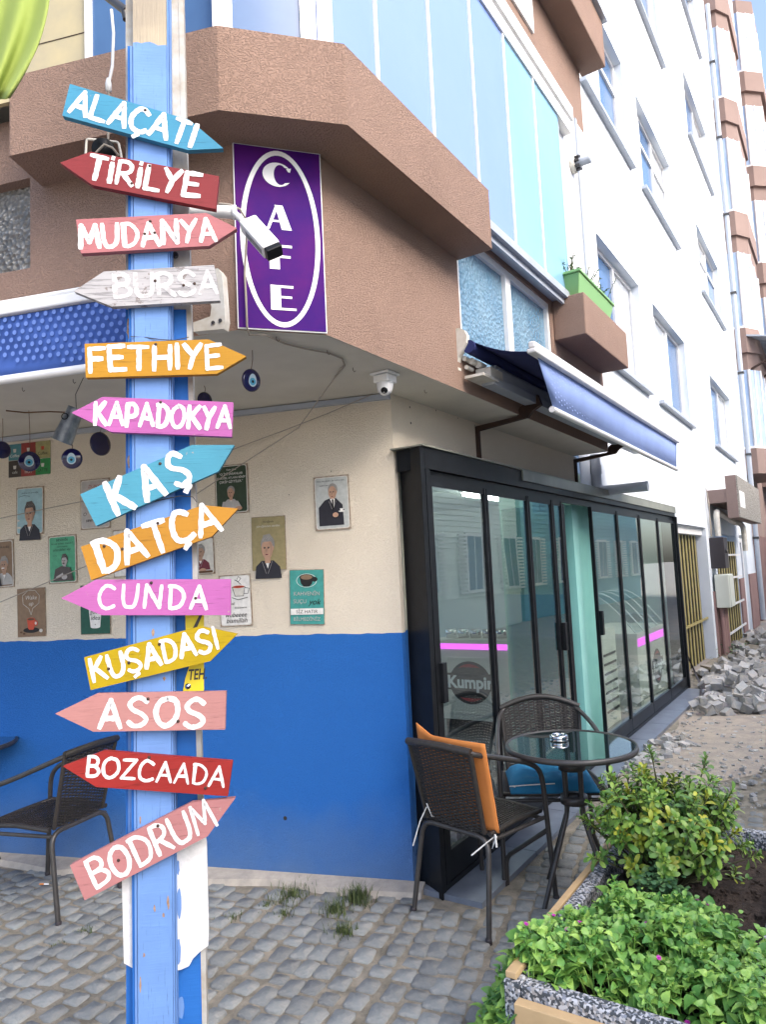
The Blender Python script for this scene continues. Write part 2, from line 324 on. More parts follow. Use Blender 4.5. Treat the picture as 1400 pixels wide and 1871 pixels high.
def arc(p0, p1, p2, n=6):    # quadratic bezier
    return [V(p0) * (1 - t) ** 2 + V(p1) * 2 * t * (1 - t) + V(p2) * t * t for t in [i / n for i in range(n + 1)]]
def bend(pts, r=.05, n=5):   # round the corners of a polyline
    pts = [V(p) for p in pts]; out = [pts[0]]
    for i in range(1, len(pts) - 1):
        a, b, c = pts[i - 1], pts[i], pts[i + 1]; ra = min(r, (a - b).length * .45); rc_ = min(r, (c - b).length * .45)
        out += arc(b + (a - b).normalized() * ra, b, b + (c - b).normalized() * rc_, n)
    return out + [pts[-1]]

# ================================================================== THE SETTING
def struct(name, mb, m, **k): return tag(mb.build(name, m, **k), kind='structure')
g = MB().quad((-300, -300, -.012), (300, -300, -.012), (300, 300, -.012), (-300, 300, -.012)); ground = struct('ground', g, M['street'])
pv = [LW(6, 0, 0), C0, RW(12, 0, 0), RW(12, 6, 0), RW(-5, 6, 0), V((-7, -3, 0))]
b = MB(); b.add(pv, [tuple(range(6))]); pavement = struct('pavement', b, M['joint'])

# planter footprint (R-aligned)
P0 = V((.30, 2.27, 0))
def PW(a, c, z): return P0 + dR * a + nR * c + UZ * z          # a along street, c towards street
PLN, PWD, PH = 1.66, .70, .35

def in_poly(x, y, poly):
    c = False; n = len(poly)
    for i in range(n):
        x1, y1, x2, y2 = poly[i][0], poly[i][1], poly[(i + 1) % n][0], poly[(i + 1) % n][1]
        if (y1 > y) != (y2 > y) and x < (x2 - x1) * (y - y1) / (y2 - y1) + x1: c = not c
    return c
def sand_edge(s):      # inner/outer limit of the sand patch on the street side
    return .42 + .05 * math.sin(s * 5), 1.75 + .35 * math.sin(s * 1.3 + .6) + .15 * math.sin(s * 4.1)
# --- cobbles, built stone by stone
def stone_mesh(k, L=.118, W=.092, H=.03):
    rnd = random.Random(k); n = 10; b = MB(); r0 = []; r1 = []; r2 = []
    for i in range(n):
        a = 2 * math.pi * i / n + rnd.uniform(-.08, .08); c, s_ = math.cos(a), math.sin(a); e = .36
        x = math.copysign(abs(c) ** e, c) * L / 2 * rnd.uniform(.80, 1.0); y = math.copysign(abs(s_) ** e, s_) * W / 2 * rnd.uniform(.80, 1.0)
        r0.append(V((x, y, -H))); r1.append(V((x, y, rnd.uniform(-.003, .001)))); r2.append(V((x * .90, y * .89, .0045 + rnd.uniform(-.002, .0025))))
    b.add(r0 + r1 + r2 + [V((rnd.uniform(-.02, .02), rnd.uniform(-.02, .02), .005))], [(i, (i + 1) % n, n + (i + 1) % n, n + i) for i in range(n)] + [(n + i, n + (i + 1) % n, 2 * n + (i + 1) % n, 2 * n + i) for i in range(n)] + [(2 * n + i, 2 * n + (i + 1) % n, 3 * n) for i in range(n)], 0, True)
    return b
smb = [stone_mesh(k) for k in range(12)]
def mesh_of(b, name, m):
    me = bpy.data.meshes.new(name); me.from_pydata([tuple(p) for p in b.v], [], b.f); me.polygons.foreach_set('use_smooth', b.sm); me.materials.append(m); me.update(); return me
sme = [mesh_of(b, 'cobblestone', M['cobble']) for b in smb]
cands = []
ra = R(23.5); ru = V((math.sin(ra), math.cos(ra), 0)); rv = V((ru.y, -ru.x, 0))
for j in range(-72, 84):
    u = -6.0 + random.uniform(0, .1)
    while u < 13:
        Lh = random.uniform(.07, .135); uc = u + Lh / 2; v_ = j * .096 + .07 * math.sin(uc * 1.1 + j * .05) + .02 * math.sin(uc * 3 + j)
        p = ru * uc + rv * v_; u += Lh + random.uniform(.002, .010)
        dx = math.atan(.077 * math.cos(uc * 1.1 + j * .05))
        if (p - EYE).dot(fw @ V((0, 0, 0)) if False else V((0, 1, 0))) < .6: continue
        X, Y = PROJ(p)
        if not (-60 < X < 1460 and 1100 < Y < 1990): continue
        if not in_poly(p.x, p.y, pv): continue
        r_ = rc(p); l_ = lc(p)
        if r_.x > -.1 and r_.y < .44: continue
        if l_.x > 0 and l_.y < .11: continue
        a_, c_ = (p - P0).dot(dR), (p - P0).dot(nR)
        if -.04 < a_ < PLN + .04 and -.04 < c_ < PWD + .04: continue
        if r_.x > 2.35 + .25 * math.sin(r_.y * 4):
            e0, e1 = sand_edge(r_.x)
            if r_.y < e1 and r_.x < 9: continue
        if r_.x > 8.5: continue
        cands.append(((p - EYE).length, p, ra + dx, Lh))
cands.sort(key=lambda c: c[0])
zrot = lambda a: Matrix.Rotation(-a + math.pi / 2, 4, 'Z')
# stones partly hidden by the signpost or planter still count; nearest 300 are single pieces
def stone_mx(p, a, Lh):
    return Matrix.Translation(p + UZ * (.004 + random.uniform(-.004, .004) - (.0075 if rc(p).x > 1.2 and rc(p).y > .5 else 0))) @ zrot(a + random.uniform(-.11, .11)) @ Matrix.Rotation(random.uniform(-.03, .03), 4, 'X') @ Matrix.Rotation(random.uniform(-.03, .03), 4, 'Y') @ Matrix.Diagonal((Lh / .118, random.uniform(.88, 1.1), 1, 1))
rest = MB()
for i, (d, p, a, Lh) in enumerate(cands):
    mx = stone_mx(p, a, Lh); k = random.randrange(12)
    if i < 300:
        o = bpy.data.objects.new('cobblestone', sme[k]); COL.objects.link(o); o.parent = pavement; o.matrix_local = mx
    else: rest.add([mx @ v for v in smb[k].v], smb[k].f, 0, True)
tag(rest.build('cobblestones', M['cobble'], pavement), kind='stuff')
# --- sand patch and grit
b = MB(); N = 46; sv_ = [1.75 + (9.3 - 1.75) * i / N for i in range(N + 1)]
pts = []
for s in sv_:
    e0, e1 = sand_edge(s); k = max(.25, min(1, (s - 1.9) / .9)); e1 = e0 + (e1 - e0) * k
    row = [RW(s, e0 + (e1 - e0) * q, .004 + .02 * math.sin(q * math.pi) * k + random.uniform(0, .012) * k) for q in (0, .2, .4, .6, .8, 1)]; row[0].z = row[-1].z = .002; pts.append(row)
for i in range(N):
    for q in range(5): b.add([pts[i][q], pts[i][q + 1], pts[i + 1][q + 1], pts[i + 1][q]], [(0, 1, 2, 3)], 0, True)
struct('sand_patch', b, M['sand'])
def rock(rnd, r, flat=.75):
    b = MB(); pts_ = []
    for x in (-1, 1):
        for y in (-1, 1):
            for z in (-1, 1): pts_.append(V((x * rnd.uniform(.7, 1), y * rnd.uniform(.65, 1), z * rnd.uniform(.6, .95) * flat)) * r)
    q = [pts_[i] for i in (0, 4, 6, 2, 1, 5, 7, 3)]; return b.hexa(q)
gr = MB(); rn = random.Random(3)
for i in range(1500):
    s = rn.uniform(1.9, 8.5); e0, e1 = sand_edge(s); o_ = rn.uniform(e0, e1 + .1)
    rr = rn.choice([.006, .008, .01, .014, .02]); k = rock(rn, rr); mx = Matrix.Translation(RW(s, o_, rr * .6 + .012)) @ Matrix.Rotation(rn.uniform(0, 6), 4, 'Z') @ Matrix.Rotation(rn.uniform(-.5, .5), 4, 'X'); gr.add([mx @ v for v in k.v], k.f)
for (px_, py_) in [(1180, 1385), (1215, 1372), (1235, 1360), (1200, 1395), (1165, 1398), (1250, 1375)]:
    for i in range(14):
        c = G(px_ + rn.uniform(-22, 22), py_ + rn.uniform(-12, 12)); rr = rn.uniform(.012, .04); k = rock(rn, rr); mx = Matrix.Translation(c + UZ * (rr * .5 + .01)) @ Matrix.Rotation(rn.uniform(0, 6), 4, 'Z') @ Matrix.Rotation(rn.uniform(-.6, .6), 4, 'X'); gr.add([mx @ v for v in k.v], k.f)
tag(gr.build('gravel', M['rubble']), 'loose grit and small stone chips scattered over the sand beside the shop sill', 'gravel', kind='stuff')

# ================================================================== CAFE BUILDING
Bc = G(434, 603, ZS); Ac = G(597, 612, ZS); bo = (Bc - C0).dot(nL)      # overhang corners
cafe = empty('cafe_building', C0, 'brown and cream corner cafe building with blue dado, overhanging upper floor and glazed balcony', 'building')
def part(name, mb, m, parent=cafe, **k): return mb.build(name, m, parent, **k)
# ground wall: L face + thin return, R lintel
b = MB(); b.box((-.0, -.25, -.02), (6, 0, ZS), LW); part('ground_wall', b, M['dado'])
b = MB(); b.box((.002, -.25, 2.243), (3.1, 0, ZS), RW); b.box((.002, -.2, -.02), (.035, 0, 2.243), RW); part('lintel_wall', b, M['dado'])
b = MB()
for i in range(24):
    t0, t1 = -.06 + i * .26, -.06 + (i + 1) * .26
    w0, w1 = .10 + .035 * math.sin(i * 1.7) + .02 * math.sin(i * 4.1), .10 + .035 * math.sin((i + 1) * 1.7) + .02 * math.sin((i + 1) * 4.1)
    b.hexa([LW(t0, .0, -.01), LW(t1, 0, -.01), LW(t1, w1 + .02, -.01), LW(t0, w0 + .02, -.01), LW(t0, .002, .042), LW(t1, .002, .042), LW(t1, w1, .03), LW(t0, w0, .03)])
part('concrete_plinth', b, M['concrete'])
b = MB().box((.0, .001, 2.525), (6, .03, 2.553), LW); part('cable_trunking', b, M['pvc'])
# overhang body (solid up to balcony level) and soffit
def foot(z): return [LW(6, bo, z), V((Bc.x, Bc.y, z)), V((Ac.x, Ac.y, z)), RW(3.0, .31, z), RW(3.0, -.26, z), V((C0.x - .1, C0.y + .3, z)), LW(6, -.26, z)]
b = MB()
wl = lc(Bc).x
# left wall with hammered window hole
wh = (1.252, 2.05, 2.96, 3.36)
wall_holes(b, lambda s, o, z: LW(s, bo + o, z), wl, 6, ZS, ZT, [wh], .07)
b.quad(V((Bc.x, Bc.y, ZS)), V((Ac.x, Ac.y, ZS)), V((Ac.x, Ac.y, ZT)), V((Bc.x, Bc.y, ZT)))
aw = rc(Ac); sA = aw.x
wall_holes(b, lambda s, o, z: RW(s, .312 + o, z), sA, 3.0, ZS, 3.56, [(.262, 1.74, 2.76, 3.50)], .06)
b.quad(RW(3.0, .312, ZS), RW(3.0, -.26, ZS), RW(3.0, -.26, 3.56), RW(3.0, .312, 3.56))
part('overhang_wall', b, M['brown'])
b = MB(); b.add(foot(ZS + .001), [tuple(range(7))]); part('soffit', b, M['soffit'])
b = MB(); b.add([p for p in foot(3.9)], [tuple(range(7))]); part('floor_slab', b, M['soffit'])
# hammered windows on R
wn = MB().box((.262, .255, 2.76), (1.74, .262, 3.50), RW); fr_ = part('hammered_window', MB().box((.262, .262, 2.76), (.30, .30, 3.50), RW).box((1.70, .262, 2.76), (1.74, .30, 3.5), RW).box((.30, .262, 3.455), (1.70, .30, 3.5), RW).box((.955, .262, 2.76), (1.035, .303, 3.455), RW), M['white'])
MB().box((.30, .258, 2.76), (.955, .275, 3.455), RW).build('pane', M['hammered'], fr_); MB().box((1.035, .258, 2.76), (1.70, .275, 3.455), RW).build('pane', M['hammered'], fr_)
# hammered window on L
f2 = part('side_window', MB().box((wh[0], bo - .07, wh[2]), (wh[0] + .02, bo - .04, wh[3]), LW).box((1.9, bo - .07, wh[2]), (2.05, bo - .04, wh[3]), LW), M['brownlt'])
MB().box((wh[0] + .02, bo - .07, wh[2]), (1.9, bo - .055, wh[3]), LW).build('pane', M['hammered2'], f2)
# balcony parapet: one prism round the corner
ba = G(15, 285, ZB); bb = G(400, 201, ZB); bc_ = G(635, 228, ZB); be = RW(.28, .52, 0)
inn = [RW(.28, .25, 0), V((Ac.x, Ac.y, 0)) , V((Bc.x, Bc.y, 0)), LW(1.19, bo, 0)]
poly = [V((q.x, q.y, ZB)) for q in (ba, bb, bc_, be, *inn)]
b = MB(); b.prism(poly, UZ * (ZT - ZB)); part('balcony_parapet', b, M['brown'], bevel=.008)
# glazing above: set back from parapet edge
def off_line(p, q, d):
    t = (q - p).normalized(); n = V((t.y, -t.x, 0)); n = n if n.dot(EYE - p) > 0 else -n; return p - n * d, t
def isect(p, t, q, u):
    m_ = t.x * -u.y + u.x * t.y; r_ = q - p; a = (r_.x * -u.y + u.x * r_.y) / m_; return p + t * a
fl = lambda q: V((q.x, q.y, 0))
p1, t1 = off_line(fl(ba), fl(bb), .12); p2, t2 = off_line(fl(bb), fl(bc_), .12); p3, t3 = off_line(fl(bc_), fl(be), .12)
gb = isect(p1, t1, p2, t2); gc = isect(p2, t2, p3, t3)
glz = empty('balcony_glazing', RW(0, .4, ZT), 'tall pale blue balcony glazing wrapping the corner above the brown parapet', 'glazing')
ZG = 5.0
def seg_frame(p, q):
    t = (q - p).normalized(); n = V((t.y, -t.x, 0)); n = n if n.dot(EYE - p) > 0 else -n
    return (lambda s, o, z: p + t * s + n * o + UZ * z), (q - p).length
def gl_run(p, q, cuts, z0, z1, mats, post=.022, endpost=.03):
    fr, L = seg_frame(p, q); cuts = [c for c in cuts if 0 < c < L]; xs = [0] + cuts + [L]
    for i in range(len(xs) - 1):
        MB().box((xs[i] + .012, -.01, z0 + .02), (xs[i + 1] - .012, .006, z1), fr).build('glass_panel', mats[min(i, len(mats) - 1)], glz)
    for c in cuts: MB().box((c - post / 2, -.02, z0), (c + post / 2, .014, z1), fr).build('mullion', M['white'], glz)
    return fr, L
gR0 = rc(gc).x; o4 = rc(gc).y
gB = [M['glassblue']]
pR = lambda s: RW(s, o4, 0)
cutsR = [s - gR0 for s in (-.635, -.125, .39, .89)]
gl_run(gc, pR(.89), [c for c in cutsR], 3.58, ZG, [M['glassblue']] * 4)
gl_run(pR(.89), pR(1.93), [1.40 - .89], 3.58, ZG, [M['glasscyan']])
gl_run(gb, gc, [], ZT, ZG, [M['glassdark']])
for c, q in ((gb, .035), (gc, .03)): MB().box((c.x - q, c.y - q, ZT), (c.x + q, c.y + q, ZG)).build('corner_post', M['white'], glz)
# chamfer mullion and left glazing
xw = PL(555, 40, gb, (gc - gb).cross(UZ).normalized()); fr, L = seg_frame(gb, gc); mw = (xw - gb).dot((gc - gb).normalized())
MB().box((mw - .018, 0, ZT), (mw + .018, .02, ZG), fr).build('mullion', M['white'], glz)
MB().box((mw + .02, .0065, ZT), (L - .03, .012, ZG), fr).build('glass_panel', M['glassblue'], glz)
fr, L = seg_frame(gb, gb + (p1 - gb).normalized() * 1.0)
xl = PL(174, 60, gb, nL); ml = fl(xl - gb).length
MB().box((0.03, -.01, ZT), (ml, .006, ZG), fr).build('glass_panel', M['glassdark'], glz); MB().box((ml, -.015, ZT), (ml + .03, .016, ZG), fr).build('mullion', M['white'], glz)
b = MB().box((ml + .03, -.02, ZT), (ml + 3, .0, ZG + 1), fr); part('side_panel_wall', b, M['yellow_wall'])
b = MB()
for zz in (3.86, 4.1, 4.34): b.box((ml + .03, .0, zz), (ml + 3, .0025, zz + .0025), fr)
part('panel_seam', b, M['rust'])
# bottom ledge and top rails of the glazing on R
b = MB().box((.285, o4 - .09, 3.53), (1.94, o4 + .03, 3.582), RW).box((.285, o4 - .02, 3.49), (1.94, o4 + .0, 3.53), RW); b.build('bottom_rail', M['pvc'], glz)
b = MB().box((gR0 + .02, o4 - .05, ZG), (2.2, o4 + .02, ZG + .1), RW).box((gR0 + .02, o4 - .03, ZG + .13), (2.25, o4 + .03, ZG + .24), RW); b.build('top_rail', M['white'], glz)
fr, L = seg_frame(gb, gc); MB().box((0, -.05, ZG), (L, .01, ZG + .24), fr).build('top_rail', M['white'], glz)
# white end panel with a vent
part('white_end_panel', MB().box((1.94, .25, 3.56), (2.94, .36, 5.33), RW), M['white'])
part('end_post', MB().box((1.935, .36, 3.56), (1.975, .40, 5.02), RW).box((2.52, .36, 3.56), (2.56, .375, 5.33), RW), M['pvc'])
# upper band, light-blocking core, upper balcony
b = MB(); b.box((-1.6, .0, 5.335), (2.95, .318, 6.5), RW); part('upper_wall', b, M['brown'])
b = MB(); b.prism([LW(3, bo - .1, 5.335), V((gb.x, gb.y, 5.335)), V((gc.x, gc.y, 5.335)), RW(-1.0, 0, 5.335), RW(-1.0, -3, 5.335), LW(3, -2, 5.335)], UZ * 1.2); part('upper_corner_wall', b, M['brown'])
b = MB().box((-1.2, .31, 6.02), (3.04, .53, 6.45), RW); part('upper_parapet', b, M['brown'], bevel=.01)
part('parapet_cap', MB().box((-1.2, .27, 6.455), (3.07, .57, 6.50), RW), M['pvc'])
part('small_window', MB().box((1.15, .319, 5.60), (1.75, .335, 6.1), RW), M['white'])
b = MB(); b.prism([LW(6, bo - .5, ZT + .01), LW(.6, bo - .5, ZT + .01), RW(-.8, -.2, ZT + .01), RW(3.0, -.1, ZT + .01), RW(3.0, -6, ZT + .01), LW(6, -6, ZT + .01)], UZ * 6); part('light_block_core', b, M['brownlt'])  # hidden solid core, added behind the glazing to block light
# flower box corbel
b = MB().box((1.79, .312, 3.235), (2.95, .55, 3.545), RW); part('flower_box_corbel', b, M['brown'], bevel=.008)

# ================================================================== WHITE BUILDING
wb = empty('white_apartment_building', RW(3.2, .05, 0), 'tall white rendered apartment building receding along the street with regular windows', 'building')
def WF(s, o, z): return RW(s, .05 + o, z)
cols = [(4.0, 5.9), (6.62, 8.82), (11.2, 13.9)]; rws = [(3.70, 5.05), (6.66, 8.03), (9.80, 11.2), (13.1, 14.5)]
holes = [(a, c, z0, z1) for a, c in cols for z0, z1 in rws]
gar = [(7.07, 9.32, -.02, 2.09), (10.2, 12.75, -.02, 2.02), (13.4, 14.35, -.02, 2.05)]
b = MB(); wall_holes(b, WF, 3.001, 15.9, 2.25, 15.8, holes, .16)
wall_holes(b, WF, 6.32, 15.9, -.02, 2.25, [(a, c, z0, z1) for a, c, z0, z1 in gar], .16)
b.quad(WF(15.9, 0, 0), WF(15.9, -5, 0), WF(15.9, -5, 15.8), WF(15.9, 0, 15.8)); b.quad(WF(3.001, 0, 3.5), WF(3.001, -5, 3.5), WF(3.001, -5, 15.8), WF(3.001, 0, 15.8)); b.quad(WF(3.001, 0, 15.8), WF(15.9, 0, 15.8), WF(15.9, -5, 15.8), WF(3.001, -5, 15.8))
b.build('wall', M['white_wall'], wb)
for ci, (a, c) in enumerate(cols):
    for ri, (z0, z1) in enumerate(rws):
        f = MB(); t = .05; d0, d1 = -.14, -.095; mid = a + (c - a) * (.30 if ci == 1 else .5)
        f.box((a, d0, z0), (a + t, d1, z1), WF).box((c - t, d0, z0), (c, d1, z1), WF).box((a + t, d0, z1 - t), (c - t, d1, z1), WF).box((a + t, d0, z0), (c - t, d1, z0 + t), WF)
        cuts = [a + t, a + (c - a) * .22, a + (c - a) * .58, c - t] if ci else [a + t, a + (c - a) * .55, c - t]
        for q in cuts[1:-1]: f.box((q - .03, d0, z0 + t), (q + .03, d1 + .005, z1 - t), WF)
        if ri == 1: f.box((a + t, d0, z1 - .45), (c - t, d1 + .003, z1 - .40), WF)
        fo = f.build('window', M['white'], wb)
        for i in range(len(cuts) - 1):
            k = M['curtain'] if (i + ri + ci) % 2 == (0 if ci else 1) else M['glassdark']
            MB().box((cuts[i] + .03, d0 + .005, z0 + t), (cuts[i + 1] - .03, d0 + .02, z1 - t), WF).build('pane', k, fo)
        MB().box((a - .08, -.155, z0 - .045), (c + .08, .07, z0 - .003), WF).build('window_sill', M['pvc'], wb)
# balcony-like fourth window visible behind upper parapet
dp = MB().tube([WF(15.75, .09, 15.6), WF(15.75, .09, .1)], .055, 10)
dpo = tag(dp.build('downpipe', M['pvc'], loc=WF(15.75, .09, 0)), 'long pale grey downpipe running the full height of the white building', 'drainpipe')
for zz in range(2, 16, 2): MB().box((15.68, .02, zz), (15.82, .155, zz + .05), WF).build('clamp', M['darkgrey'], dpo)
# gates
def slat_gate(name, a, c, z0, z1, n, label, bars, off=0):
    WF = lambda s, o, z: RW(s, .05 + o + off, z)
    r = empty(name, WF(a, -.12, z0), label, 'gate')
    MB().box((a, -.165, z0), (c, -.16, z1), WF).build('backing', M['gap'], r)
    wdt = (c - a) / n
    for i in range(n):
        x = a + i * wdt; MB().hexa([WF(x + .012, -.15, z0), WF(x + wdt * .4, -.15, z0), WF(x + wdt * .4, -.14, z0), WF(x + .012, -.14, z0), WF(x + .012, -.15, z1), WF(x + wdt * .4, -.15, z1), WF(x + wdt * .4, -.14, z1), WF(x + .012, -.14, z1)]).build('slat', M['gold'], r)
    for zz in bars: MB().box((a, -.09, zz), (c, -.07, zz + .035), WF).build('crossbar', M['white'] if len(bars) > 2 else M['gold'], r)
slat_gate('folding_gate', 7.07, 9.32, 0, 1.97, 9, 'yellowed folding metal slat gate in the white wall past the shopfront', [.62])
slat_gate('barred_gate', 10.25, 12.7, 0, 1.9, 8, 'yellow barred gate with white crossbars behind the meter boxes', [.25, .72, 1.2, 1.62], .15)
part('gate_head', MB().box((7.07, -.14, 1.97), (9.32, -.06, 2.09), WF), M['white'], wb)
part('dado_band', MB().box((9.5, .002, 0), (10.19, .03, 1.05), WF), M['mauve'], wb)
part('dado_band', MB().box((12.76, .002, 0), (13.38, .03, 1.15), WF), M['mauve'], wb)
part('dado_band', MB().box((14.37, .002, 0), (15.6, .03, 1.2), WF), M['mauve'], wb)
wd = empty('white_door', WF(13.4, -.1, 0), 'narrow white metal door with dark glass beyond the barred gate', 'door')
MB().box((13.4, -.14, 0), (13.55, -.06, 2.05), WF).box((14.2, -.14, 0), (14.35, -.06, 2.05), WF).box((13.55, -.14, 1.9), (14.2, -.06, 2.05), WF).box((13.55, -.14, 0), (14.2, -.06, .15), WF).build('frame', M['white'], wd)
MB().box((13.55, -.13, .15), (14.2, -.11, 1.9), WF).build('pane', M['glassdark'], wd); MB().box((13.58, -.06, .95), (13.62, .0, 1.15), WF).build('handle', M['darkgrey'], wd)
# entrance canopy of the barred gate
cs = 9.72
q1 = SP(1328, 945, cs); q2 = SP(1348, 870, cs)
o1, o2 = rc(SP(1328, 905, cs)).y, rc(SP(1349, 905, cs)).y; zb_, zt_ = rc(SP(1340, 946, cs)).z, rc(SP(1340, 868, cs)).z
cn = empty('entrance_canopy', WF(cs, 0, zb_), 'brown concrete entrance canopy with pebble dash front panel over the barred gate', 'canopy')
zc = rc(SP(1310, 897, cs)).z
MB().box((cs, .051, zc - .2), (cs + 3.3, o1, zc + .02), RW).build('slab', M['brownlt'], cn)
MB().box((cs - .01, o1, zb_), (cs + 3.3, o2 - .01, zt_), RW).build('front_panel', M['brownlt'], cn)
MB().box((cs, o2 - .009, zb_ + .005), (cs + 3.29, o2 + .012, zt_ - .005), RW).build('pebble_facing', M['pebble'], cn)
tag(MB().box((cs + .12, o2 + .013, zb_ + .18), (cs + .75, o2 + .018, zt_ - .25), RW).build('notice_sheet', M['wht'], loc=RW(cs + .4, o2 + .015, zb_ + .4)), 'blank white paper sheet stuck on the pebble dash canopy front', 'notice')
mb_ = empty('meter_box', WF(9.6, 0, 1.5), 'small dark electricity meter box on the white wall above the pale cabinet', 'box')
MB().box((9.55, .001, 1.42), (9.95, .22, 1.93), WF).build('case', M['box_black'], mb_, bevel=.01); MB().box((9.951, .02, 1.44), (10.0, .21, 1.91), WF).build('side_plate', M['white'], mb_); MB().lathe([(0, .0), (.03, .0), (.03, .02), (0, .02)], WF(9.7, .22, 1.7), nR).build('lock', M['darkgrey'], mb_)
ub = empty('utility_cabinet', WF(9.6, 0, 1.0), 'pale green grey utility cabinet under the dark meter box', 'cabinet')
MB().box((9.52, .035, .78), (10.02, .25, 1.32), WF).build('case', M['utility'], ub, bevel=.015); MB().box((9.54, .25, .80), (9.99, .262, 1.30), WF).build('door_panel', M['utility'], ub); MB().box((10.03, .05, .8), (10.1, .24, 1.3), WF).build('side_panel', M['white'], ub)
for i, x in enumerate((9.62, 9.76, 9.93)):
    tag(MB().tube([WF(x, .09 + i * .01, .02), WF(x, .09 + i * .01, .77)], .035, 8).build('conduit_pipe', M['mauve'], loc=WF(x, .09, 0)), 'brown conduit pipe below the utility cabinet, %s' % ('nearest the folding gate', 'middle of the three', 'nearest the barred gate')[i], 'pipe', 'conduit pipes below the cabinet')
tag(MB().tube(bend([WF(9.75, .12, 1.95), WF(9.75, .12, 2.38), WF(11.6, .14, 2.25), WF(11.6, .3, 2.2), WF(11.6, .3, 1.7)], .15), .05, 8).build('gas_pipe', M['offwhite'], loc=WF(9.8, .1, 2)), 'weathered cream pipe bending under the entrance canopy', 'pipe')
b = MB()
for i in range(5): b.tube([WF(9.5 + i * .03, .03, 2.75 - i * .02), WF(9.56 - i * .02, .05, 2.5), WF(9.55 + i * .025, .04, 2.2), WF(9.6 + i * .02, .03, 1.95)], .007, 5)
tag(b.build('cable_bundle', M['cord'], loc=WF(9.5, .03, 2.3)), 'tangle of thin cables running down beside the entrance canopy', 'cables')

# ================================================================== FAR BUILDINGS
M['bayglass'] = mat('pale_bay_glass', (.38, .48, .62), .2, col2=(.25, .36, .55), nscale=1.5)
def far_building(name, label, s0, s1, oo, zt, wallm, bays, storey, zfirst, nst):
    r = empty(name, RW(s0, oo, 0), label, 'building')
    MB().box((s0, oo - 6, 0), (s1, oo, zt), RW).build('wall', wallm, r)
    for (bs0, bs1, bo_) in bays:
        for k in range(nst):
            z0 = zfirst + k * storey
            # solid parapet box with chamfered near corner
            pts = [RW(bs0, oo, z0), RW(bs0 + .05, oo + bo_ * .55, z0), RW(bs0 + .5, oo + bo_, z0), RW(bs1 - .3, oo + bo_, z0), RW(bs1, oo + bo_ * .5, z0), RW(bs1, oo, z0)]
            MB().prism(pts, UZ * .62).build('bay_parapet', wallm, r); MB().prism([p + UZ * .625 for p in pts], UZ * .05).build('parapet_cap', M['white'], r)
            f = MB(); pin = [RW(bs0 + .08, oo, z0 + .68), RW(bs0 + .14, oo + bo_ * .5, z0 + .68), RW(bs0 + .52, oo + bo_ * .9, z0 + .68), RW(bs1 - .32, oo + bo_ * .9, z0 + .68), RW(bs1 - .1, oo + bo_ * .45, z0 + .68), RW(bs1 - .1, oo, z0 + .68)]
            go = MB().prism(pin, UZ * (storey - 1.1)).build('bay_glazing', M['bayglass'], r)
            for i in range(5):
                for q in (0, .5):
                    p = pin[i].lerp(pin[i + 1], q); MB().tube([p, p + UZ * (storey - 1.1)], .035, 4).build('mullion', M['white'], go)
            MB().prism([p + UZ * (storey - 1.1) for p in pin], UZ * .42).build('bay_head', wallm, r)
    return r
far_building('brown_bay_building', 'brown apartment building with stacked glazed bays just past the white building', 15.95, 23.5, -.02, 17.5, M['brownlt'], [(16.15, 18.9, .55), (20.2, 23.0, 1.0)], 3.03, 3.6, 5)
far_building('orange_brown_building', 'orange brown apartment block with glazed bays at the far end of the street', 23.6, 36, -.3, 16.2, M['brownlt'], [(24.5, 27.5, 1.5), (29, 32, 1.7), (33, 35.8, 1.7)], 3.0, 3.4, 4)
ca = empty('corrugated_canopy', RW(17, .1, 7), 'grey corrugated metal canopy sloping out below the upper bays of the brown building', 'canopy')
for i in range(10): MB().hexa([RW(16.2 + i * .32, 0, 7.1), RW(16.5 + i * .32, 0, 7.1), RW(16.5 + i * .32, 1.5, 6.75), RW(16.2 + i * .32, 1.5, 6.75), RW(16.2 + i * .32, 0, 7.14), RW(16.5 + i * .32, 0, 7.14), RW(16.5 + i * .32, 1.5, 6.79), RW(16.2 + i * .32, 1.5, 6.79)]).build('roof_sheet', M['pvc'], ca)
for s in (16.4, 17.8, 19.2): MB().tube([RW(s, .02, 6.1), RW(s, 1.4, 6.73)], .03, 6).build('strut', M['rust'], ca)
gs = empty('ground_shutters', RW(17, 0, 0), 'dark slatted shutter in the ground floor of the brown building', 'shutter')
for i in range(14): MB().box((16.6 + i * .2, -.019, 0), (16.72 + i * .2, .05, 2.1), RW).build('slat', M['mauve'], gs)

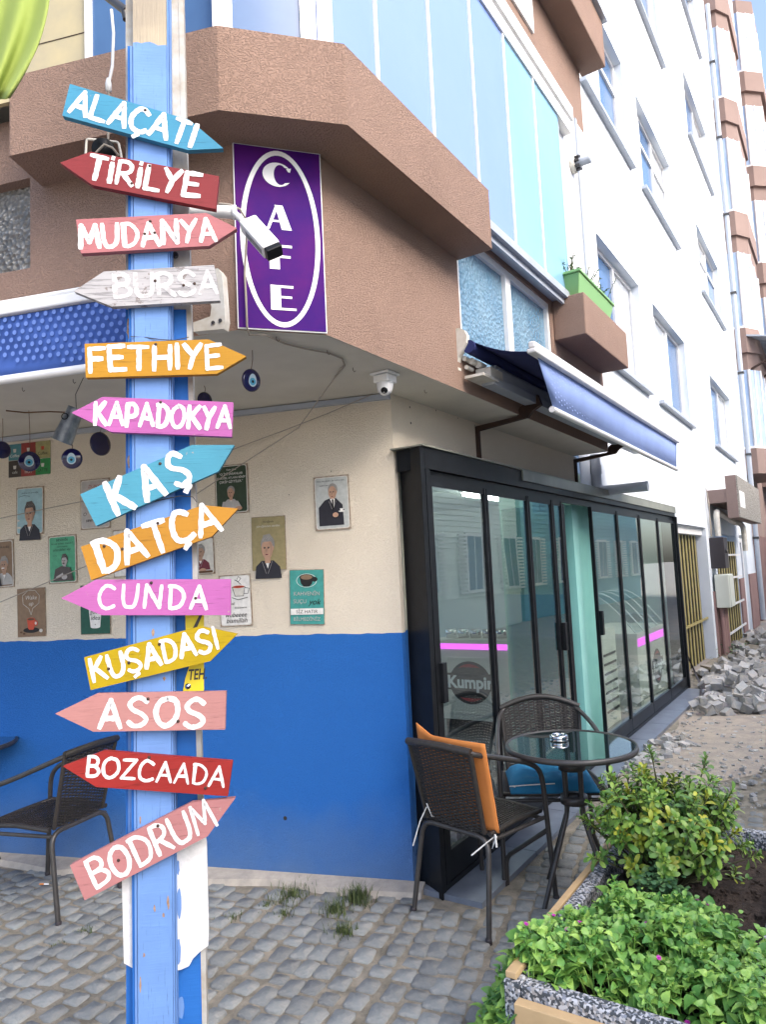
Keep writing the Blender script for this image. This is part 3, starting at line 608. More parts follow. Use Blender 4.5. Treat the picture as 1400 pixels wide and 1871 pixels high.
# buildings across the street (seen reflected in the shopfront)
def opposite(name, label, s0, s1, o0, h, wm, board, shut):
    r = empty(name, RW(s0, o0, 0), label, 'building')
    MB().box((s0, o0, 0), (s1, o0 + 5, h), RW).build('wall', wm, r)
    if board:
        b = MB(); z = .9
        while z < h: b.hexa([RW(s0, o0 - .035, z), RW(s1, o0 - .035, z), RW(s1, o0, z), RW(s0, o0, z), RW(s0, o0 - .01, z + .13), RW(s1, o0 - .01, z + .13), RW(s1, o0, z + .13), RW(s0, o0, z + .13)]); z += .135
        tag(b.build('clapboards', wm, r), kind='stuff')
    x = s0 + .7
    while x < s1 - 1:
        for z in (1.0, 3.9):
            if z + 1.5 > h: continue
            f = MB().box((x, o0 - .09, z), (x + .9, o0 - .04, z + 1.5), RW).build('window', M['white'], r); MB().box((x + .08, o0 - .10, z + .08), (x + .42, o0 - .091, z + 1.42), RW).build('pane', M['glassdark'], f); MB().box((x + .48, o0 - .10, z + .08), (x + .82, o0 - .091, z + 1.42), RW).build('pane', M['glassdark'], f)
            if shut:
                for q in (x - .38, x + .93):
                    b = MB()
                    for k in range(16): b.box((q, o0 - .10, z + k * .094), (q + .35, o0 - .06, z + k * .094 + .05), RW)
                    b.build('shutter', M['white'], r)
        x += 2.3
    MB().prism([RW(s0 - .2, o0 - .4, h), RW(s0 - .2, o0 + 2.5, h + 1.2), RW(s0 - .2, o0 + 5.3, h)], dR * (s1 - s0 + .4)).build('roof', M['roof'], r)
    return r
ob_ = opposite('blue_clapboard_house', 'blue clapboard house across the street with a white balcony rail', -3.5, 2.2, 6.6, 6.0, M['clapblue'], True, False)
opposite('pink_rendered_house', 'pink rendered house across the street', 2.2, 7.2, 6.8, 5.6, M['pinkwall'], False, False)
opposite('pale_clapboard_house', 'pale clapboard house across the street with louvred shutters', 7.3, 16, 6.4, 6.4, M['clapwhite'], True, True)
opposite('blue_corner_house', 'long blue clapboard house further up the street opposite', 16.3, 30, 6.4, 6.2, M['clapblue'], True, True)
bl = MB().box((-1.8, 5.7, 3.2), (1.6, 6.55, 3.32), RW).build('balcony', M['white'], ob_); b = MB()
for i in range(34): b.tube([RW(-1.75 + i * .1, 5.73, 3.33), RW(-1.75 + i * .1, 5.62, 3.7), RW(-1.75 + i * .1, 5.73, 4.15)], .012, 5)
b.tube([RW(-1.8, 5.73, 4.17), RW(1.6, 5.73, 4.17)], .025, 6); b.build('railing', M['white'], bl)

# ================================================================== SHOPFRONT
sf = empty('folding_glass_shopfront', RW(0, .1, 0), 'black framed folding glass shopfront with many narrow panes along the cafe side', 'shopfront')
zt0, zt1, fo_ = 2.13, 2.243, .19
b = MB().hexa([RW(.055, .002, 0), RW(-.045, fo_, 0), RW(.0, fo_, 0), RW(.09, .002, 0), RW(.055, .002, zt1), RW(-.045, fo_, zt1), RW(.0, fo_, zt1), RW(.09, .002, zt1)])
b.build('side_jamb', M['black'], sf, bevel=.002)
MB().box((.001, .02, zt0), (6.24, fo_, zt1), RW).build('head_rail', M['black'], sf, bevel=.002)
MB().box((.001, .145, zt0 - .05), (6.24, .165, zt0 - .001), RW).build('top_track', M['black'], sf)
MB().box((1.3, fo_ + .001, zt0 + .045), (6.25, fo_ + .012, zt1 + .012), RW).box((-.03, .0, zt1 + .002), (6.25, fo_ + .012, zt1 + .01), RW).build('flashing', M['cap'], sf)
MB().box((6.20, .02, .03), (6.25, fo_ + .02, zt0), RW).build('end_jamb', M['black'], sf)
MB().box((0.001, .10, .03), (6.19, fo_, .055), RW).build('floor_track', M['black'], sf)
MB().box((.003, .15, .056), (.045, fo_ + .002, zt0 - .001), RW).build('stile', M['black'], sf)
cuts = [.045, .73, 1.40, 1.87, 2.08, 2.80, 3.60, 4.44, 5.28, 6.19]
for i in range(len(cuts) - 1):
    a, c = cuts[i], cuts[i + 1]
    if i == 4: continue        # the open leaf
    pnl = MB().box((a + .008, .155, .057), (a + .028, .185, zt0 - .052), RW).box((c - .022, .155, .057), (c - .002, .185, zt0 - .052), RW).box((a + .028, .155, .057), (c - .022, .185, .165 if i else .2), RW).box((a + .028, .157, zt0 - .085), (c - .022, .18, zt0 - .052), RW).build('sliding_leaf', M['black'], sf)
    MB().box((a + .024, .166, .15), (c - .018, .174, zt0 - .08), RW).build('glass_panel', M['shopglass'], pnl)
for s, z in ((1.90, .98), (2.82, 1.0), (.05, .93)): MB().box((s - .015, .186, z), (s + .03, .215, z + .2), RW).build('lock', M['black'], sf, bevel=.003)
# leaves stacked open behind the gap
for k in range(3): MB().box((2.10 + k * .035, -.33, .06), (2.12 + k * .035, .14, 2.07), RW).build('folded_leaf', M['shopglass'], sf)
for k in range(3): MB().box((2.095 + k * .035, .141, .06), (2.125 + k * .035, .16, 2.07), RW).build('leaf_stile', M['black'], sf)
sl = empty('shop_sill', RW(3, .3, 0), 'blue grey stone sill running along the foot of the shopfront', 'sill')
for i in range(9): MB().box((-.03 + i * .69, .05, -.005), (-.03 + (i + 1) * .69 - .004, .395, .028), RW).build('sill_tile', M['sill'], sl)
# interior
it = empty('shop_interior', RW(3, -2, 0), 'dim shop interior behind the glass with pale walls and dark floor', 'interior')
MB().box((.04, -5.5, -.01), (6.3, .049, .012), RW).build('floor', M['intfloor'], it)
MB().box((.04, -5.5, 2.50), (6.3, -.251, 2.52), RW).build('ceiling', M['intwall'], it)
MB().box((6.30, -5.5, 0), (6.4, -.0, 2.5), RW).build('end_wall', M['intwall'], it)
MB().box((2.90, -.70, .013), (2.96, -.02, 2.3), RW).build('mint_partition', M['mint'], it)
MB().box((2.60, -.16, 2.02), (2.93, .0, 2.11), RW).box((2.10, -.06, 2.02), (2.6, .0, 2.11), RW).build('aqua_lintel', M['aqua'], it)
MB().box((2.55, -.10, .013), (2.66, -.0, 2.02), RW).box((2.70, -.08, .013), (2.86, .05, 2.10), RW).build('aqua_door_frame', M['aqua'], it)
MB().box((2.97, -.06, .013), (3.45, -.03, 2.3), RW).build('aqua_panel', M['aqua'], it)
for i_l, (s_, o_) in enumerate(((2.0, -1.3), (4.6, -1.6))):
    tl0 = empty('ceiling_tube_light', RW(s_, o_, 2.47), 'lit white tube light on the shop ceiling, ' + ('over the serving counter' if i_l == 0 else 'over the display counter'), 'lamp', 'shop tube lights')
    MB().box((s_ - .65, o_ - .05, 2.465), (s_ + .65, o_ + .05, 2.499), RW).build('fitting', M['white'], tl0); MB().tube([RW(s_ - .62, o_, 2.44), RW(s_ + .62, o_, 2.44)], .02, 10).build('tube', M['tubelamp'], tl0)
k1 = empty('serving_counter', RW(3.3, -1.1, 0), 'greige serving counter with a magenta light strip and round black name badge', 'counter')
MB().box((3.28, -1.62, .10), (4.1, -.66, .80), RW).build('cabinet', M['counter'], k1, bevel=.004); MB().box((3.31, -1.6, .013), (4.05, -.7, .099), RW).build('kick_board', M['black'], k1)
MB().box((3.24, -1.66, .86), (4.15, -.62, .90), RW).build('worktop', M['counter'], k1); MB().box((3.27, -1.63, .80), (4.1, -.65, .86), RW).build('light_strip', M['led'], k1)
MB().box((3.27, -1.56, .16), (3.279, -1.54, .72), RW).box((3.27, -.74, .16), (3.279, -.72, .72), RW).box((3.27, -1.54, .16), (3.279, -.74, .18), RW).box((3.27, -1.54, .70), (3.279, -.74, .72), RW).build('moulding', M['counter'], k1)
for i in range(7): MB().lathe([(0, 0), (.055, 0), (.06, .05), (.06, .09), (0, .09)], RW(3.42, -1.55 + i * .14, .901), UZ, 12).build('steel_pan', M['steel'], k1)
def badge(par, fr, c, sz):      # fr(x,y,d) x right, y up, d towards viewer
    MB().add([fr(c[0] + sz * .5 * math.cos(t), c[1] + sz * .46 * math.sin(t), .004) for t in [i * math.pi / 18 for i in range(36)]], [tuple(range(36))]).build('badge_disc', M['signblack'], par)
    MB().box((c[0] - sz * .62, c[1] - sz * .16, .005), (c[0] + sz * .62, c[1] + sz * .2, .010), fr).build('badge_bar', M['signblack'], par, bevel=.004)
    for sg in (1, -1):
        o_ = []; i_ = []
        for k in range(13):
            t = R(50 + k * 80 / 12) * sg; o_.append(fr(c[0] + sz * .42 * math.cos(t), c[1] + sz * .40 * math.sin(t), .006)); i_.append(fr(c[0] + sz * .42 * math.cos(t), c[1] + sz * (.40 - .07 * math.sin(math.pi * k / 12)) * math.sin(t), .006))
        MB().add(o_ + i_, [(k, k + 1, 14 + k, 13 + k) for k in range(12)]).build('badge_arc', M['signred'], par)
    vs, fs = text_mesh('Kumpir', sz * .36, .006); MB().add([fr(c[0] + v.x, c[1] + v.y + sz * .0, .0125) for v in vs], fs).build('badge_lettering', M['wht'], par)
badge(k1, lambda x, y, d: RW(3.279 - d, -1.14 + x, y), (-.15, .47), .46)
k2 = empty('display_counter', RW(5.2, -.2, 0), 'second counter by the glass with curved glass top and magenta strip', 'counter')
MB().box((4.58, -.62, .013), (5.95, .03, .80), RW).build('cabinet', M['counter'], k2, bevel=.004); MB().box((4.6, .031, .70), (5.93, .038, .78), RW).build('light_strip', M['led'], k2)
MB().box((4.56, -.64, .801), (5.97, .04, .84), RW).build('worktop', M['counter'], k2)
pf = [RW(0, .02 - .55 * q, .84 + .42 * math.sin(q * math.pi * .55)) for q in [i / 8 for i in range(9)]]
for q in range(5):
    s = 4.6 + q * .33; MB().tube([p + dR * s for p in pf], .008, 6).build('curved_rib', M['white'], k2)
b = MB()
for i in range(8): b.quad(pf[i] + dR * 4.6, pf[i + 1] + dR * 4.6, pf[i + 1] + dR * 5.92, pf[i] + dR * 5.92)
b.build('curved_glass', M['plainglass'], k2)
badge(k2, lambda x, y, d: RW(5.3 + x, .03 + d, y), (0.1, .40), .42)
sh = empty('louvred_cooler', RW(3.9, -.1, 0), 'pale louvred cooler panel low behind the glass between the doorway and display counter', 'cooler')
MB().box((3.75, -.5, .013), (4.25, -.1, .95), RW).build('case', M['counter'], sh)
for i in range(7): MB().box((3.8, -.099, .15 + i * .09), (4.2, -.09, .17 + i * .09), RW).build('louvre', M['black'], sh)

# ================================================================== AWNING on the cafe side
aw_ = empty('blue_awning', RW(.2, .35, 2.7), 'half open blue awning with white bars above the shopfront', 'awning')
SA = .2
prof = [(826, 607), (832, 601), (840, 599), (848, 603), (853, 612), (852, 626), (845, 640), (838, 652), (836, 664), (838, 676), (817, 678), (819, 655), (823, 630)]
MB().prism([SP(x, y, SA) for x, y in prof], dR * .035).build('end_bracket', M['offwhite'], aw_, bevel=.003)
b = MB()
for (x, y, r_) in [(853, 657, .014), (866, 662, .018), (878, 668, .02), (857, 673, .012), (824, 661, .006)]:
    p = SP(x, y, SA + .06 + (x - 850) * .004 if x > 840 else SA); b.tube([p - dR * (.03 if x > 840 else .004), p + dR * .04], r_, 10)
b.box((.24, .33, 2.625), (.44, .44, 2.64), RW); b.box((.36, .34, 2.645), (.52, .43, 2.70), RW); b.build('joint_casting', M['offwhite'], aw_)
MB().box((.40, .352, 2.61), (3.72, .43, 2.66), RW).box((.5, .36, 2.662), (3.72, .42, 2.72), RW).box((.5, .352, 2.722), (3.7, .40, 2.745), RW).build('torsion_bar', M['pvc'], aw_, bevel=.003)
MB().tube([RW(.22, .372, 2.79), RW(3.74, .372, 2.79)], .036, 12).build('roller', M['navy'], aw_)
b = MB(); nU, nV = 30, 8; gp = []
for i in range(nU + 1):
    s = .235 + (3.735 - .235) * i / nU
    gp.append([RW(s, .37 + .37 * j / nV, 2.828 - .138 * j / nV - .02 * math.sin(math.pi * j / nV) * (1 + .5 * math.sin(s * 2.3))) for j in range(nV + 1)])
for i in range(nU):
    for j in range(nV): b.add([gp[i][j], gp[i + 1][j], gp[i + 1][j + 1], gp[i][j + 1]], [(0, 1, 2, 3)], 0, True)
fb = b.build('canopy_fabric', M['navy'], aw_); md = fb.modifiers.new('s', 'SOLIDIFY'); md.thickness = .002
MB().box((.17, .715, 2.665), (3.76, .765, 2.69), RW).box((.17, .725, 2.6905), (3.76, .76, 2.725), RW).build('front_bar', M['white'], aw_, bevel=.008)
MB().tube([RW(.53, .70, 2.445), RW(3.74, .715, 2.425)], .018, 10).build('lower_bar', M['white'], aw_)
b = MB()
for i in range(nU + 1):
    q = i / nU; gp[i] = [RW(.27 + (3.745 - .27) * q, .735, 2.667), RW(.40 + (3.742 - .40) * q, .722 + .01 * math.sin(q * 9), 2.56), RW(.55 + (3.74 - .55) * q, .703 + .012 * q, 2.447 - .02 * q)]
for i in range(nU):
    for j in range(2): b.add([gp[i][j], gp[i + 1][j], gp[i + 1][j + 1], gp[i][j + 1]], [(0, 1, 2, 3)], 0, True)
va = b.build('valance', M['paleawn'], aw_); md = va.modifiers.new('s', 'SOLIDIFY'); md.thickness = .002
b = MB()
for i in range(16):
    for j in range(7):
        s = .45 + .045 * i + .012 * j; z = 2.64 - .024 * j - .01 * (i % 2)
        if s < .33 + (2.667 - z) * 1.25 + .02: continue
        c = RW(s, .7395 - .033 * (2.667 - z) / .22 + .003, z); b.add([c + dR * .008 * math.cos(t) + UZ * .005 * math.sin(t) for t in [k * math.pi / 4 for k in range(8)]], [tuple(range(8))])
b.build('dot_print', M['awndot2'], va)
for s in (1.02, 3.0):
    b = MB(); cs_ = [(.44, 2.665), (.46, 2.60), (.40, 2.57), (.37, 2.535), (.02, 2.50), (.02, 2.27), (.0, 2.27), (.0, 2.53), (.30, 2.552), (.315, 2.60), (.33, 2.61)]
    b.prism([RW(s, o_, z) for o_, z in cs_], dR * .035); b.build('support_bracket', M['rust'], aw_)
pe = SP(1185, 888, 3.35); zpe = pe.z; ope = rc(pe).y
tag(MB().tube(bend([RW(3.35, .09, 2.60), RW(3.35, .09, zpe), pe], .08), .045, 12).tube([RW(3.35, .09, 2.42), RW(3.35, .09, 2.50)], .052, 12).build('waste_pipe', M['pvc'], loc=RW(3.35, .09, 2.4)), 'grey plastic elbow pipe sticking out of the white wall above the shopfront end', 'pipe')

# ================================================================== AWNING on the front side
la = empty('dotted_awning', LW(.4, bo + .3, 2.5), 'blue awning valance with pale dots and white bars left of the signpost', 'awning')
ao = bo + .42
def lz(x, y, o): return lc(LP(x, y, o))
A0, A1 = lz(0, 575, ao), lz(230, 520, ao); B0, B1 = lz(0, 700, ao - .04), lz(155, 667, ao - .04)
tr = .42; zt_a, zb_a = (A0.z + A1.z) / 2, (B0.z + B1.z) / 2
MB().box((tr, ao - .02, zt_a - .025), (3.2, ao + .02, zt_a + .012), LW).box((tr, ao - .015, zt_a + .0125), (3.2, ao + .015, zt_a + .03), LW).build('front_bar', M['white'], la, bevel=.006)
MB().tube([LW(tr + .05, ao - .04, zb_a), LW(3.2, ao - .04, zb_a)], .016, 10).build('lower_bar', M['white'], la)
b = MB(); gp = []
for i in range(41):
    q = i / 40; t = tr + .02 + 2.7 * q; gp.append([LW(t, ao - .03 * j / 6 + .006 * math.sin(t * 14 + j) * math.sin(math.pi * j / 6), zt_a - .026 + (zb_a - zt_a + .03) * j / 6) for j in range(7)])
for i in range(40):
    for j in range(6): b.add([gp[i][j], gp[i + 1][j], gp[i + 1][j + 1], gp[i][j + 1]], [(0, 1, 2, 3)], 0, True)
va = b.build('valance', M['awnblue'], la); va.modifiers.new('s', 'SOLIDIFY').thickness = .002
b = MB(); 
for i in range(46):
    for j in range(8):
        t = tr + .05 + .034 * i + .017 * (j % 2); f_ = .07 + .115 * j
        if (j + i * .18) > 8.6: continue
        rr = .0085; c = LW(t, ao - .03 * f_ * 1 + .0095, zt_a - .026 + (zb_a - zt_a + .03) * f_); b.add([c + dL * rr * math.cos(q) + UZ * rr * math.sin(q) for q in [k * math.pi / 6 for k in range(12)]], [tuple(range(12))])
b.build('dot_print', M['awndot'], va)
MB().tube([LW(tr, bo + .1, zt_a + .12), LW(3.2, bo + .1, zt_a + .12)], .035, 10).build('roller', M['offwhite'], la)
fbk = MB().hexa([LW(tr, bo + .1, zt_a + .09), LW(3.2, bo + .1, zt_a + .09), LW(3.2, ao, zt_a), LW(tr, ao, zt_a), LW(tr, bo + .1, zt_a + .093), LW(3.2, bo + .1, zt_a + .093), LW(3.2, ao, zt_a + .003), LW(tr, ao, zt_a + .003)]).build('canopy_fabric', M['navy'], la)
ob2 = bo + .1
pf = [(388, 492), (398, 490), (405, 500), (408, 540), (411, 585), (408, 601), (385, 603), (352, 606), (350, 590), (384, 578), (386, 560), (380, 545)]
q_ = nL * -.04
MB().prism([LP(x, y, ob2) for x, y in pf], q_).build('end_bracket', M['offwhite'], la, bevel=.003)
b = MB()
for x, y in ((390, 590), (403, 586)): p = LP(x, y, ob2); b.tube([p + nL * .001, p + nL * .006], .007, 8)
b.build('bolt', M['darkgrey'], la)

# ================================================================== SIGNPOST
PPn = V((.12, -.99, 0)).normalized(); PPn = (PPn + UZ * .035).normalized()
_d = ray(283, 1500); PPp = EYE + _d * (2.0 / _d.y)
def PP(x, y, o=0): return PL(x, y, PPp + PPn * o, PPn)
base = PP(283, 2075); post_loc = V((base.x, base.y, 0))
sp = empty('direction_signpost', post_loc, 'tall blue painted wooden signpost carrying thirteen hand painted arrow boards', 'signpost')
YB = 2110
M['postblue'] = paint('pale_blue_post_paint', (.125, .24, .50), .035, (.30, .22, .15), False)
M['postblue2'] = paint('mid_blue_post_paint', (.018, .12, .40), .02, (.12, .2, .4), False)
M['barewood'] = mat('weathered_bare_wood', (.42, .36, .26), .85, col2=(.30, .26, .20), nscale=5, bump=('grain', 160, .8, .003), mid=(160, 160, 6))
M['whiteedge'] = mat('chipped_white_paint', (.44, .45, .44), .7, col2=(.33, .29, .23), nscale=14)
def pp_prism(pts, o, th): return MB().prism([PP(x, y, o) for x, y in pts], PPn * -th)
def L_(a, b, y): return a[0] + (b[0] - a[0]) * (y - a[1]) / (b[1] - a[1])
mlx = lambda y: 242 + (252 - 242) * y / 1871; mrx = lambda y: 303 + (316 - 303) * y / 1871
def rough_edge(xa, xb, y, amp, n=7, seed=1):
    r_ = random.Random(seed); return [(xa + (xb - xa) * i / n, y + r_.uniform(-amp, amp)) for i in range(n + 1)]
# main moulding: bare wood above, painted below with ragged boundary
e = rough_edge(mlx(80), mrx(80), 80, 4, 8, 4)
pp_prism([(mlx(-150), -150), (mrx(-150), -150)] + e[::-1], 0, .042).build('post_top_timber', M['barewood'], sp)
pp_prism(e + [(mrx(YB), YB), (mlx(YB), YB)], .0005, .042).build('post_front_moulding', M['postblue'], sp, bevel=.002)
for k, (f0, f1, o_) in enumerate([(-10, -5.5, -.012), (-5.5, -1, -.005)]):      # stepped moulding edges
    pp_prism([(mlx(84) + f0, 84), (mlx(84) + f1, 84), (mlx(YB) + f1, YB), (mlx(YB) + f0, YB)], o_, .03).build('moulding_edge', M['postblue'] if k else M['postblue2'], sp)
    pp_prism([(mrx(-150) - f1, -150), (mrx(-150) - f0 * .7, -150), (mrx(YB) - f0 * .7, YB), (mrx(YB) - f1, YB)], o_, .03).build('moulding_edge', M['postblue'], sp)
# back board in sections
bl_ = lambda y: 229 + (230 - 229) * y / 1871; br_ = lambda y: 331 + (378 - 331) * max(0, min(1.2, (y / 1871))) ** .8
def bk(y0, y1, m, name, o=-.045, th=.028, xl=bl_, xr=br_, e0=None):
    n = 6; ys = [y0 + (y1 - y0) * i / n for i in range(n + 1)]
    pts = [(xl(y), y) for y in ys] + [(xr(y), y) for y in ys[::-1]]; return pp_prism(pts, o, th).build(name, m, sp)
bk(-150, 565, M['whiteedge'], 'back_board_top'); bk(565.5, YB, M['postblue2'], 'back_board')
bk(-150, YB, M['whiteedge'], 'board_edge_strip', -.043, .032, lambda y: br_(y) - 9, br_)
bk(84, 1600, M['postblue'], 'left_edge_strip', -.040, .01, lambda y: bl_(y) + 4, lambda y: mlx(y) - 9)
# white painted panel, torn at the foot
pts = [(322, 1530), (372, 1512), (377, 1540), (381, 1700), (380, 1728), (366, 1738), (352, 1752), (345, 1765), (330, 1772), (318, 1774)]
pp_prism(pts, -.030, .012).build('white_panel', M['whitepaint'], sp)
pp_prism([(222, 1600), (247, 1590), (247, 1772), (226, 1760)], -.033, .01).build('white_panel', M['whitepaint'], sp)
b = MB()
for (x, y, rx, ry) in [(327, 1650, 5, 30), (326, 1740, 5, 26), (325, 1585, 3, 14), (330, 1840, 7, 22)]:
    b.add([PP(x + rx * math.cos(t) * random.uniform(.7, 1.1), y + ry * math.sin(t) * random.uniform(.8, 1.1), -.0295 if y < 1790 else -.0445) for t in [k * math.pi / 8 for k in range(16)]], [tuple(range(16))])
b.build('paint_drip', M['postblue'], sp)
b = MB()
for (x, y, rx, ry) in [(282, 1660, 3, 7), (307, 1648, 3, 14), (298, 1672, 3, 5), (263, 1745, 2.5, 5), (256, 1800, 2, 18), (312, 1500, 2, 9), (256, 1498, 2, 8), (300, 1240, 3, 4), (279, 1155, 3, 8), (234, 600, 4, 20), (236, 845, 4, 16)]:
    b.add([PP(x + rx * math.cos(t) * random.uniform(.5, 1.1), y + ry * math.sin(t) * random.uniform(.6, 1.1), .0012 if x > 245 else -.0385) for t in [k * math.pi / 6 for k in range(12)]], [tuple(range(12))])
M['rotwood'] = mat('exposed_brown_wood', (.22, .13, .08), .95, col2=(.40, .28, .2), nscale=90); b.build('bare_wood_chip', M['rotwood'], sp)
# yellow plate with TEH. behind the boards
yp = pp_prism([(338, 1120), (372, 1118), (372, 1262), (334, 1263), (338, 1240), (346, 1215), (340, 1190)], -.036, .006).build('yellow_plate', mat('yellow_plate_paint', (.78, .62, .02), .5), sp)
vs, fs = text_mesh('TEH.', .042, .001, .2); ax_ = (PP(372, 1232, 0) - PP(344, 1234, 0)).normalized(); ay_ = PPn.cross(ax_); ay_ = ay_ if ay_.z > 0 else -ay_; cc = PP(360, 1233, -.0352)
MB().add([cc + ax_ * v.x * .62 + ay_ * v.y for v in vs], fs).build('plate_lettering', M['signblack'], yp)
MB().prism([PP(x, y, -.0355) for x, y in [(352, 1148), (366, 1120), (371, 1120), (358, 1150)]], PPn * .0008).build('plate_mark', M['signblack'], yp)
MB().lathe([(0, .004), (.006, .003), (.0085, 0)], PP(343, 1254, -.0355), PPn, 12).build('screw', M['steel'], yp)
b = MB().tube([PP(x, y, .003 + .004 * math.sin(x)) for x, y in [(238, 615), (262, 616), (290, 620), (318, 622), (345, 616)]], .0014, 5).tube([PP(x, y, .004) for x, y in [(268, 920), (300, 912), (330, 906), (352, 908), (360, 918)]], .0014, 5)
b.build('tie_wire', M['darkgrey'], sp)
MB().lathe([(.010, 0), (.010, .006), (.005, .007), (.004, .002), (0, .002)], PP(320, 467, -.043), PPn, 14).build('bolt_head', M['darkgrey'], sp)

GL = {'A': (.9, [[(0, 0), (.5, 1), (1, 0)], [(.2, .34), (.8, .34)]]), 'L': (.75, [[(.05, 1), (.02, .02), (1, 0)]]), 'C': (.85, [[(.95, .85), (.7, .98), (.4, 1), (.1, .78), (0, .45), (.12, .12), (.45, 0), (.75, .02), (1, .12)]]),
      'T': (.85, [[(0, 1), (1, .97)], [(.52, 1), (.48, 0)]]), 'I': (.22, [[(.5, 1), (.5, 0)]]), 'R': (.8, [[(.05, 0), (.03, 1)], [(.0, .97), (.5, 1), (.85, .85), (.8, .6), (.45, .47), (.1, .46)], [(.35, .46), (1, 0)]]),
      'Y': (.8, [[(0, 1), (.5, .52)], [(1, 1), (.5, .5), (.3, 0)]]), 'E': (.75, [[(.95, 1), (.02, .97), (.05, .0), (1, .03)], [(.05, .52), (.8, .54)]]), 'M': (1.05, [[(0, 0), (.14, 1), (.5, .25), (.86, 1), (1, 0)]]),
      'U': (.8, [[(0, 1), (.03, .35), (.2, .05), (.5, 0), (.8, .08), (.97, .4), (1, 1)]]), 'D': (.85, [[(.12, 1), (.12, .02)], [(0, .98), (.5, .97), (.9, .75), (1, .45), (.8, .12), (.4, 0), (.1, .02)]]),
      'N': (.85, [[(.02, 0), (.05, 1), (.92, .03), (.97, 1)]]), 'B': (.78, [[(.08, 0), (.05, 1)], [(0, .98), (.55, 1), (.85, .8), (.7, .57), (.1, .52)], [(.1, .52), (.65, .5), (1, .3), (.8, .06), (.1, 0)]]),
      'S': (.78, [[(.95, .85), (.65, 1), (.3, .98), (.05, .78), (.2, .58), (.7, .42), (.95, .22), (.7, .02), (.3, 0), (.0, .13)]]), 'F': (.7, [[(1, 1), (.05, .97), (.05, 0)], [(.05, .52), (.8, .55)]]),
      'H': (.8, [[(.03, 1), (.02, 0)], [(.98, 1), (.97, 0)], [(.03, .5), (.97, .52)]]), 'K': (.85, [[(.05, 1), (.08, 0)], [(.85, 1), (.12, .45)], [(.3, .55), (1, 0)]]), 'P': (.75, [[(.05, 0), (.05, 1)], [(.0, .97), (.6, 1), (.95, .8), (.8, .5), (.1, .42)]]),
      'O': (.95, [[(.5, 1), (.15, .85), (0, .5), (.15, .13), (.5, 0), (.85, .15), (1, .5), (.85, .87), (.5, 1)]]), 'Z': (.8, [[(.0, .97), (1, 1), (0, .02), (1, .03)]]), ' ': (.4, [])}
GL['Ç'] = (GL['C'][0], GL['C'][1] + [[(.5, .0), (.6, -.13), (.38, -.24)]]); GL['Ş'] = (GL['S'][0], GL['S'][1] + [[(.5, .0), (.62, -.13), (.35, -.24)]])
GL['İ'] = (.22, [[(.5, .82), (.5, 0)], [(.5, 1.04), (.52, 1.08)]])
ROUND = set('CÇSŞOUDBRP')
def smooth_pts(p, k=5):
    if len(p) < 4: return p
    out = []
    for i in range(len(p) - 1):
        a, b_, c, d = p[max(0, i - 1)], p[i], p[i + 1], p[min(len(p) - 1, i + 2)]
        for q in range(k):
            t = q / k; f = lambda j: .5 * (2 * b_[j] + (c[j] - a[j]) * t + (2 * a[j] - 5 * b_[j] + 4 * c[j] - d[j]) * t * t + (-a[j] + 3 * b_[j] - 3 * c[j] + d[j]) * t ** 3); out.append((f(0), f(1)))
    return out + [p[-1]]
def brush_text(mb, txt, org, ax, ay, length, h, width=.17, gap=.26, seed=0, z0=0.0):
    """hand painted capitals: each stroke is a ribbon with a wavering edge, org baseline left"""
    rn = random.Random(seed); nrm = ax.cross(ay).normalized(); nrm = nrm if nrm.dot(EYE - org) > 0 else -nrm
    ws = [GL[c][0] + rn.uniform(-.06, .06) for c in txt]; tot = sum(ws) + gap * (len(txt) - 1); sc = length / tot; x = 0; lay = 0
    for c, w_ in zip(txt, ws):
        sl = rn.uniform(-.05, .05); dy = rn.uniform(-.04, .04)
        for st in GL[c][1]:
            pts_ = [(p[0] + rn.uniform(-.02, .02), p[1] + rn.uniform(-.02, .02)) for p in st]
            if c in ROUND and len(st) > 4: pts_ = smooth_pts(pts_)
            P = [V(((x + p[0] * w_ + sl * p[1]) * sc, (p[1] + dy) * h)) for p in pts_]
            Q = []
            for i in range(len(P) - 1):
                L_n = (P[i + 1] - P[i]).length; n_ = max(1, int(L_n / (h * .10)))
                for k in range(n_): Q.append(P[i].lerp(P[i + 1], k / n_))
            Q.append(P[-1]); W_ = h * width * rn.uniform(.85, 1.12); lay += 1; zz = z0 + .0006 + .00006 * lay
            def q3(v): return org + ax * v.x + ay * v.y + nrm * zz
            # split at sharp corners so ribbons do not pinch
            lf = []; rt_ = []
            for i, p in enumerate(Q):
                t = (Q[min(i + 1, len(Q) - 1)] - Q[max(i - 1, 0)]); t = t.normalized() if t.length > 1e-9 else V((1, 0)); n_ = V((-t.y, t.x)); ww = W_ / 2 * rn.uniform(.88, 1.10)
                if i in (0, len(Q) - 1): ww *= .72; p = p + t * (W_ * .32 * (1 if i else -1))
                lf.append(q3(p + n_ * ww)); rt_.append(q3(p - n_ * ww * rn.uniform(.92, 1.05)))
            n_ = len(lf); mb.add(lf + rt_, [(i, i + 1, n_ + i + 1, n_ + i) for i in range(n_ - 1)])
            for i, p in enumerate(Q):   # round blobs at corners
                if 0 < i < len(Q) - 1:
                    a_ = (Q[i] - Q[i - 1]); c_ = (Q[i + 1] - Q[i])
                    if a_.length > 0 and c_.length > 0 and a_.normalized().dot(c_.normalized()) < .6:
                        mb.add([q3(p + V((math.cos(t), math.sin(t))) * W_ * .5) + nrm * .00003 for t in [k * math.pi / 5 for k in range(10)]], [tuple(range(10))])
        x += w_ + gap
BK = 2.5
def K(*c): return tuple(x / BK for x in c)      # paint colours
